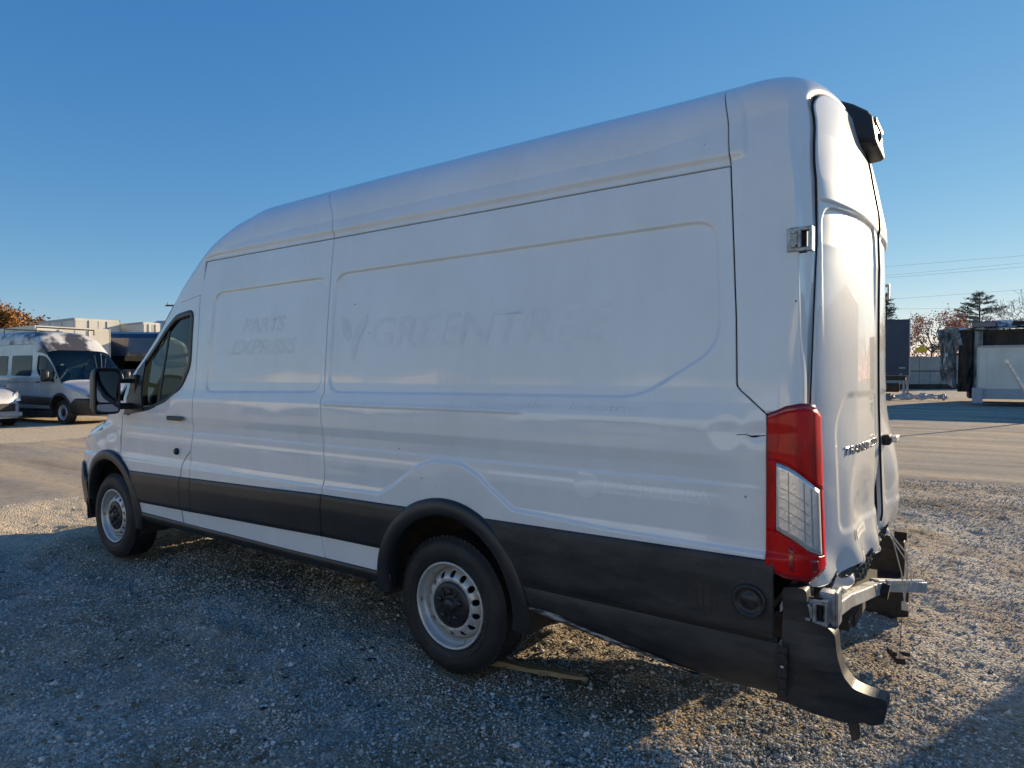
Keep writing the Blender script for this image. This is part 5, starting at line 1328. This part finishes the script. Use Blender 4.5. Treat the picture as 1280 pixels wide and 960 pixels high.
crumple('silver_skin', M['torn_silver'], r, (-.30,-.02,1.05), (.62,-.05,-.45), (0,-.1,2.15), 14, 24, .09, 1, .25)
crumple('silver_skin', M['alu'], r, (-.22,-.06,1.5), (.16,0,-.2), (.08,-.05,1.2), 5, 16, .05, 11, .2)
crumple('silver_skin', M['torn_silver'], r, (-.30,.0,2.55), (.85,.0,.1), (-.15,-.15,.78), 10, 10, .07, 2, .1)
crumple('silver_skin', M['torn_silver'], r, (.95,-.05,.55), (.30,.05,0), (.05,-.1,2.7), 6, 26, .04, 3, .05)
crumple('hanging_panel', M['char'], r, (.36,-.06,.5), (.5,0,0), (.05,.0,2.8), 8, 20, .05, 4)
crumple('hanging_panel', M['torn_silver'], r, (1.75,.02,1.7), (.10,0,0), (.0,.0,.9), 4, 10, .02, 5)
crumple('roof_skin', M['tarp'], r, (-.30,-.15,3.28), (3.2,0,.12), (.1,.9,.06), 30, 10, .05, 6)
for x, w_, z, m_ in ((1.35,.9,3.55,M['navy']),(2.1,.6,3.58,M['tarp']),(2.85,1.0,3.52,M['char'])):
    g = MB(); g.box((x,.5,z), (w_,.6,.28)); g.obj('roof_load', m_, r, bevel=.04)
for x in (1.5,2.3,3.2,5.0,6.6):
    g = MB(); g.box((x,.08,1.7), (.10,.10,3.0)); g.obj('frame_post', M['char'], r)
for z in (.75,1.9,3.2):
    g = MB(); g.box((4.4,.07,z), (7.2,.08,.12)); g.obj('frame_rail', M['char'], r)
# white box trailer
r = empty('white_cargo_box', (6.75,29.6,.25), R_(3), 'white enclosed cargo box standing in front of the burnt truck body', 'trailer')
g = MB(); g.box((2.2,1.0,1.42), (4.4,2.0,2.1)); g.obj('box_body', M['trailer_white'], r, bevel=.03)
g = MB(); g.box((1.1,-.02,1.40), (1.65,.04,1.62)); g.obj('side_panel', M['trailer_white'], r)
for x in (.22,.42,.62):
    g = MB(); g.box((1.75+x,-.03,1.45), (.10,.05,1.5)); g.obj('door_slat', M['concrete'], r)
g = MB(); g.box((2.2,-.02,2.44), (4.4,.06,.08)); g.obj('top_rail', M['trailer_gray'], r)
g = MB(); g.box((2.2,-.04,.52), (4.3,.10,.42)); g.obj('lower_skirt', M['trailer_gray'], r)
g = MB(); g.box((-.06,-.15,.45), (.35,.3,.62)); g.obj('step_box', M['trailer_gray'], r, bevel=.02)
for x in (2.4,3.2):
    g = MB(); g.lathe([(.001,.0),(.2,.0),(.34,.02),(.36,.0),(.36,-.2)], c=(x,-.02,.36), n=20, sgn=-1); g.obj('wheel', M['rubber'], r, smooth=True)
# leaning pole and post
g = MB(); g.tube([(7.52,22.0,1.95),(8.35,22.3,.27)], [.045,.07], 8); g.box((7.515,22.0,1.97), (.09,.09,.10)); o = g.obj('leaning_pole', M['alu']); o['label'] = 'silver metal pole leaning down to the right in front of the white box'; o['category'] = 'pole'; o['kind'] = 'stuff' if False else o.get('kind', ''); del o['kind']
# scrap metal
for i, (x, y, sx, sy, m_, lab) in enumerate(((3.9,33.6,1.5,.5,M['alu'],'flattened pale metal scrap lying under the navy trailer'),(4.7,34.4,1.0,.5,M['tarp'],'blue and white crumpled sheet on the tarmac beside the metal scrap'),(5.35,34.8,.5,.4,M['tarp'],'small pale scrap piece nearest the torn truck body'),(3.2,33.0,.8,.4,M['torn_silver'],'silver sheet scrap half hidden behind the white van'))):
    o = crumple('scrap_sheet', m_, None, (x-sx/2, y-sy/2, .32), (sx*.81, sx*.58, .05), (-sy*.3, sy*.6, .25), 12, 8, .06, 20+i); o['label'] = lab; o['category'] = 'scrap'
# ladder-like rack on the ground
g = MB(); g.tube([(3.3,33.0,.42),(5.3,34.5,.42)], .03, 6); g.tube([(3.3,33.3,.42),(5.3,34.8,.55)], .03, 6)
for k in range(7): f = k/6; g.tube([(3.3+2*f,33.0+1.5*f,.42),(3.3+2*f,33.3+1.5*f,.42+.13*f)], .02, 5)
o = g.obj('ladder', M['alu']); o['label'] = 'aluminium ladder lying flat on the tarmac by the scrap'; o['category'] = 'ladder'

# overhead wires at right and left, hung between poles outside the view
def wire(a, b, sag, label, rad=.02):
    a = Vector(a); b = Vector(b); pts = [a.lerp(b, i/24)-Vector((0,0,sag*4*(i/24)*(1-i/24))) for i in range(25)]
    g = MB(); g.tube(pts, rad, 4); o = g.obj('power_line', M['char']); o['label'] = label; o['category'] = 'wire'
def wp(u, Z):
    Rv = Vector((math.sin(YAW), math.cos(YAW), 0)); p = Vector(cam.location)+fwd*Z+Rv*((u-640)/828.9*Z); return p.x, p.y
WR = [(330,318,90,'topmost overhead wire right of the white van'),(341,327,90,'second overhead wire from the top'),(344,332,88,'third overhead wire from the top, close under the second'),(371,360,85,'fourth overhead wire from the top'),(383,383,80,'lowest overhead wire, nearly level')]
for va, vb, Z, lab in WR:
    xa, ya = wp(600, Z); xb, yb = wp(1420, Z); sl_ = (vb-va)/160.
    za = 1.55+(468-(va-sl_*510))*Z/828.9; zb = 1.55+(468-(vb+sl_*140))*Z/828.9
    wire((xa,ya,za), (xb,yb,zb), .3, lab, .013)
# ---- things behind and beside the camera: they throw the shadow at lower right and show in the paint
r = empty('box_truck', (9.13,5.2,0), 0, 'white box truck parked just right of the view', 'truck')
g = MB(); g.box((2.6,0,1.65), (5.2,2.5,1.9)); g.obj('box_body', M['trailer_white'], r, bevel=.03)
g = MB(); g.box((6.2,0,1.35), (1.8,2.0,1.7)); g.obj('cab', M['trailer_white'], r, bevel=.2)
g = MB(); g.box((3.2,0,.55), (6.3,2.2,.45)); g.obj('frame_rail', M['dash'], r)
for x in (1.2, 6.1):
    for s in (-1.0, 1.0):
        g = MB(); g.lathe([(.001,.0),(.2,.0),(.38,.04),(.42,.0),(.42,-.25),(.38,-.28)], c=(x, s*1.05, .42), n=24, sgn=s); g.obj('wheel', M['rubber'], r, smooth=True)
for i, (x, y, rz, m_) in enumerate(((-15,-17,3,M['trailer_white']),(-.5,-18,-2,M['trailer_blue']),(14,-17,3,M['trailer_white']))):  # trailers added out of view to bounce sunlight onto the van side
    trailer('semi_trailer', (x,y,0), R_(rz), 13, 2.5, 4.0, 1.2, m_, ['white trailer across the yard behind the photographer, left one','pale blue trailer across the yard behind the photographer, middle one','white trailer across the yard behind the photographer, right one'][i], True)
for i in range(9):
    tree('yard_tree', (-46+i*13,-62+rnd.uniform(-5,5),0), 9+rnd.uniform(-2,3), 1.1, 'bushy tree in the row far behind the photographer, number from the left: '+['first','second','third','fourth','fifth','sixth','seventh','eighth','ninth'][i], M['bark'], M['leaf_orange'] if i%3 == 0 else M['needle'], 900, .55, 50+i, 4)['group'] = 'trees far behind the photographer'
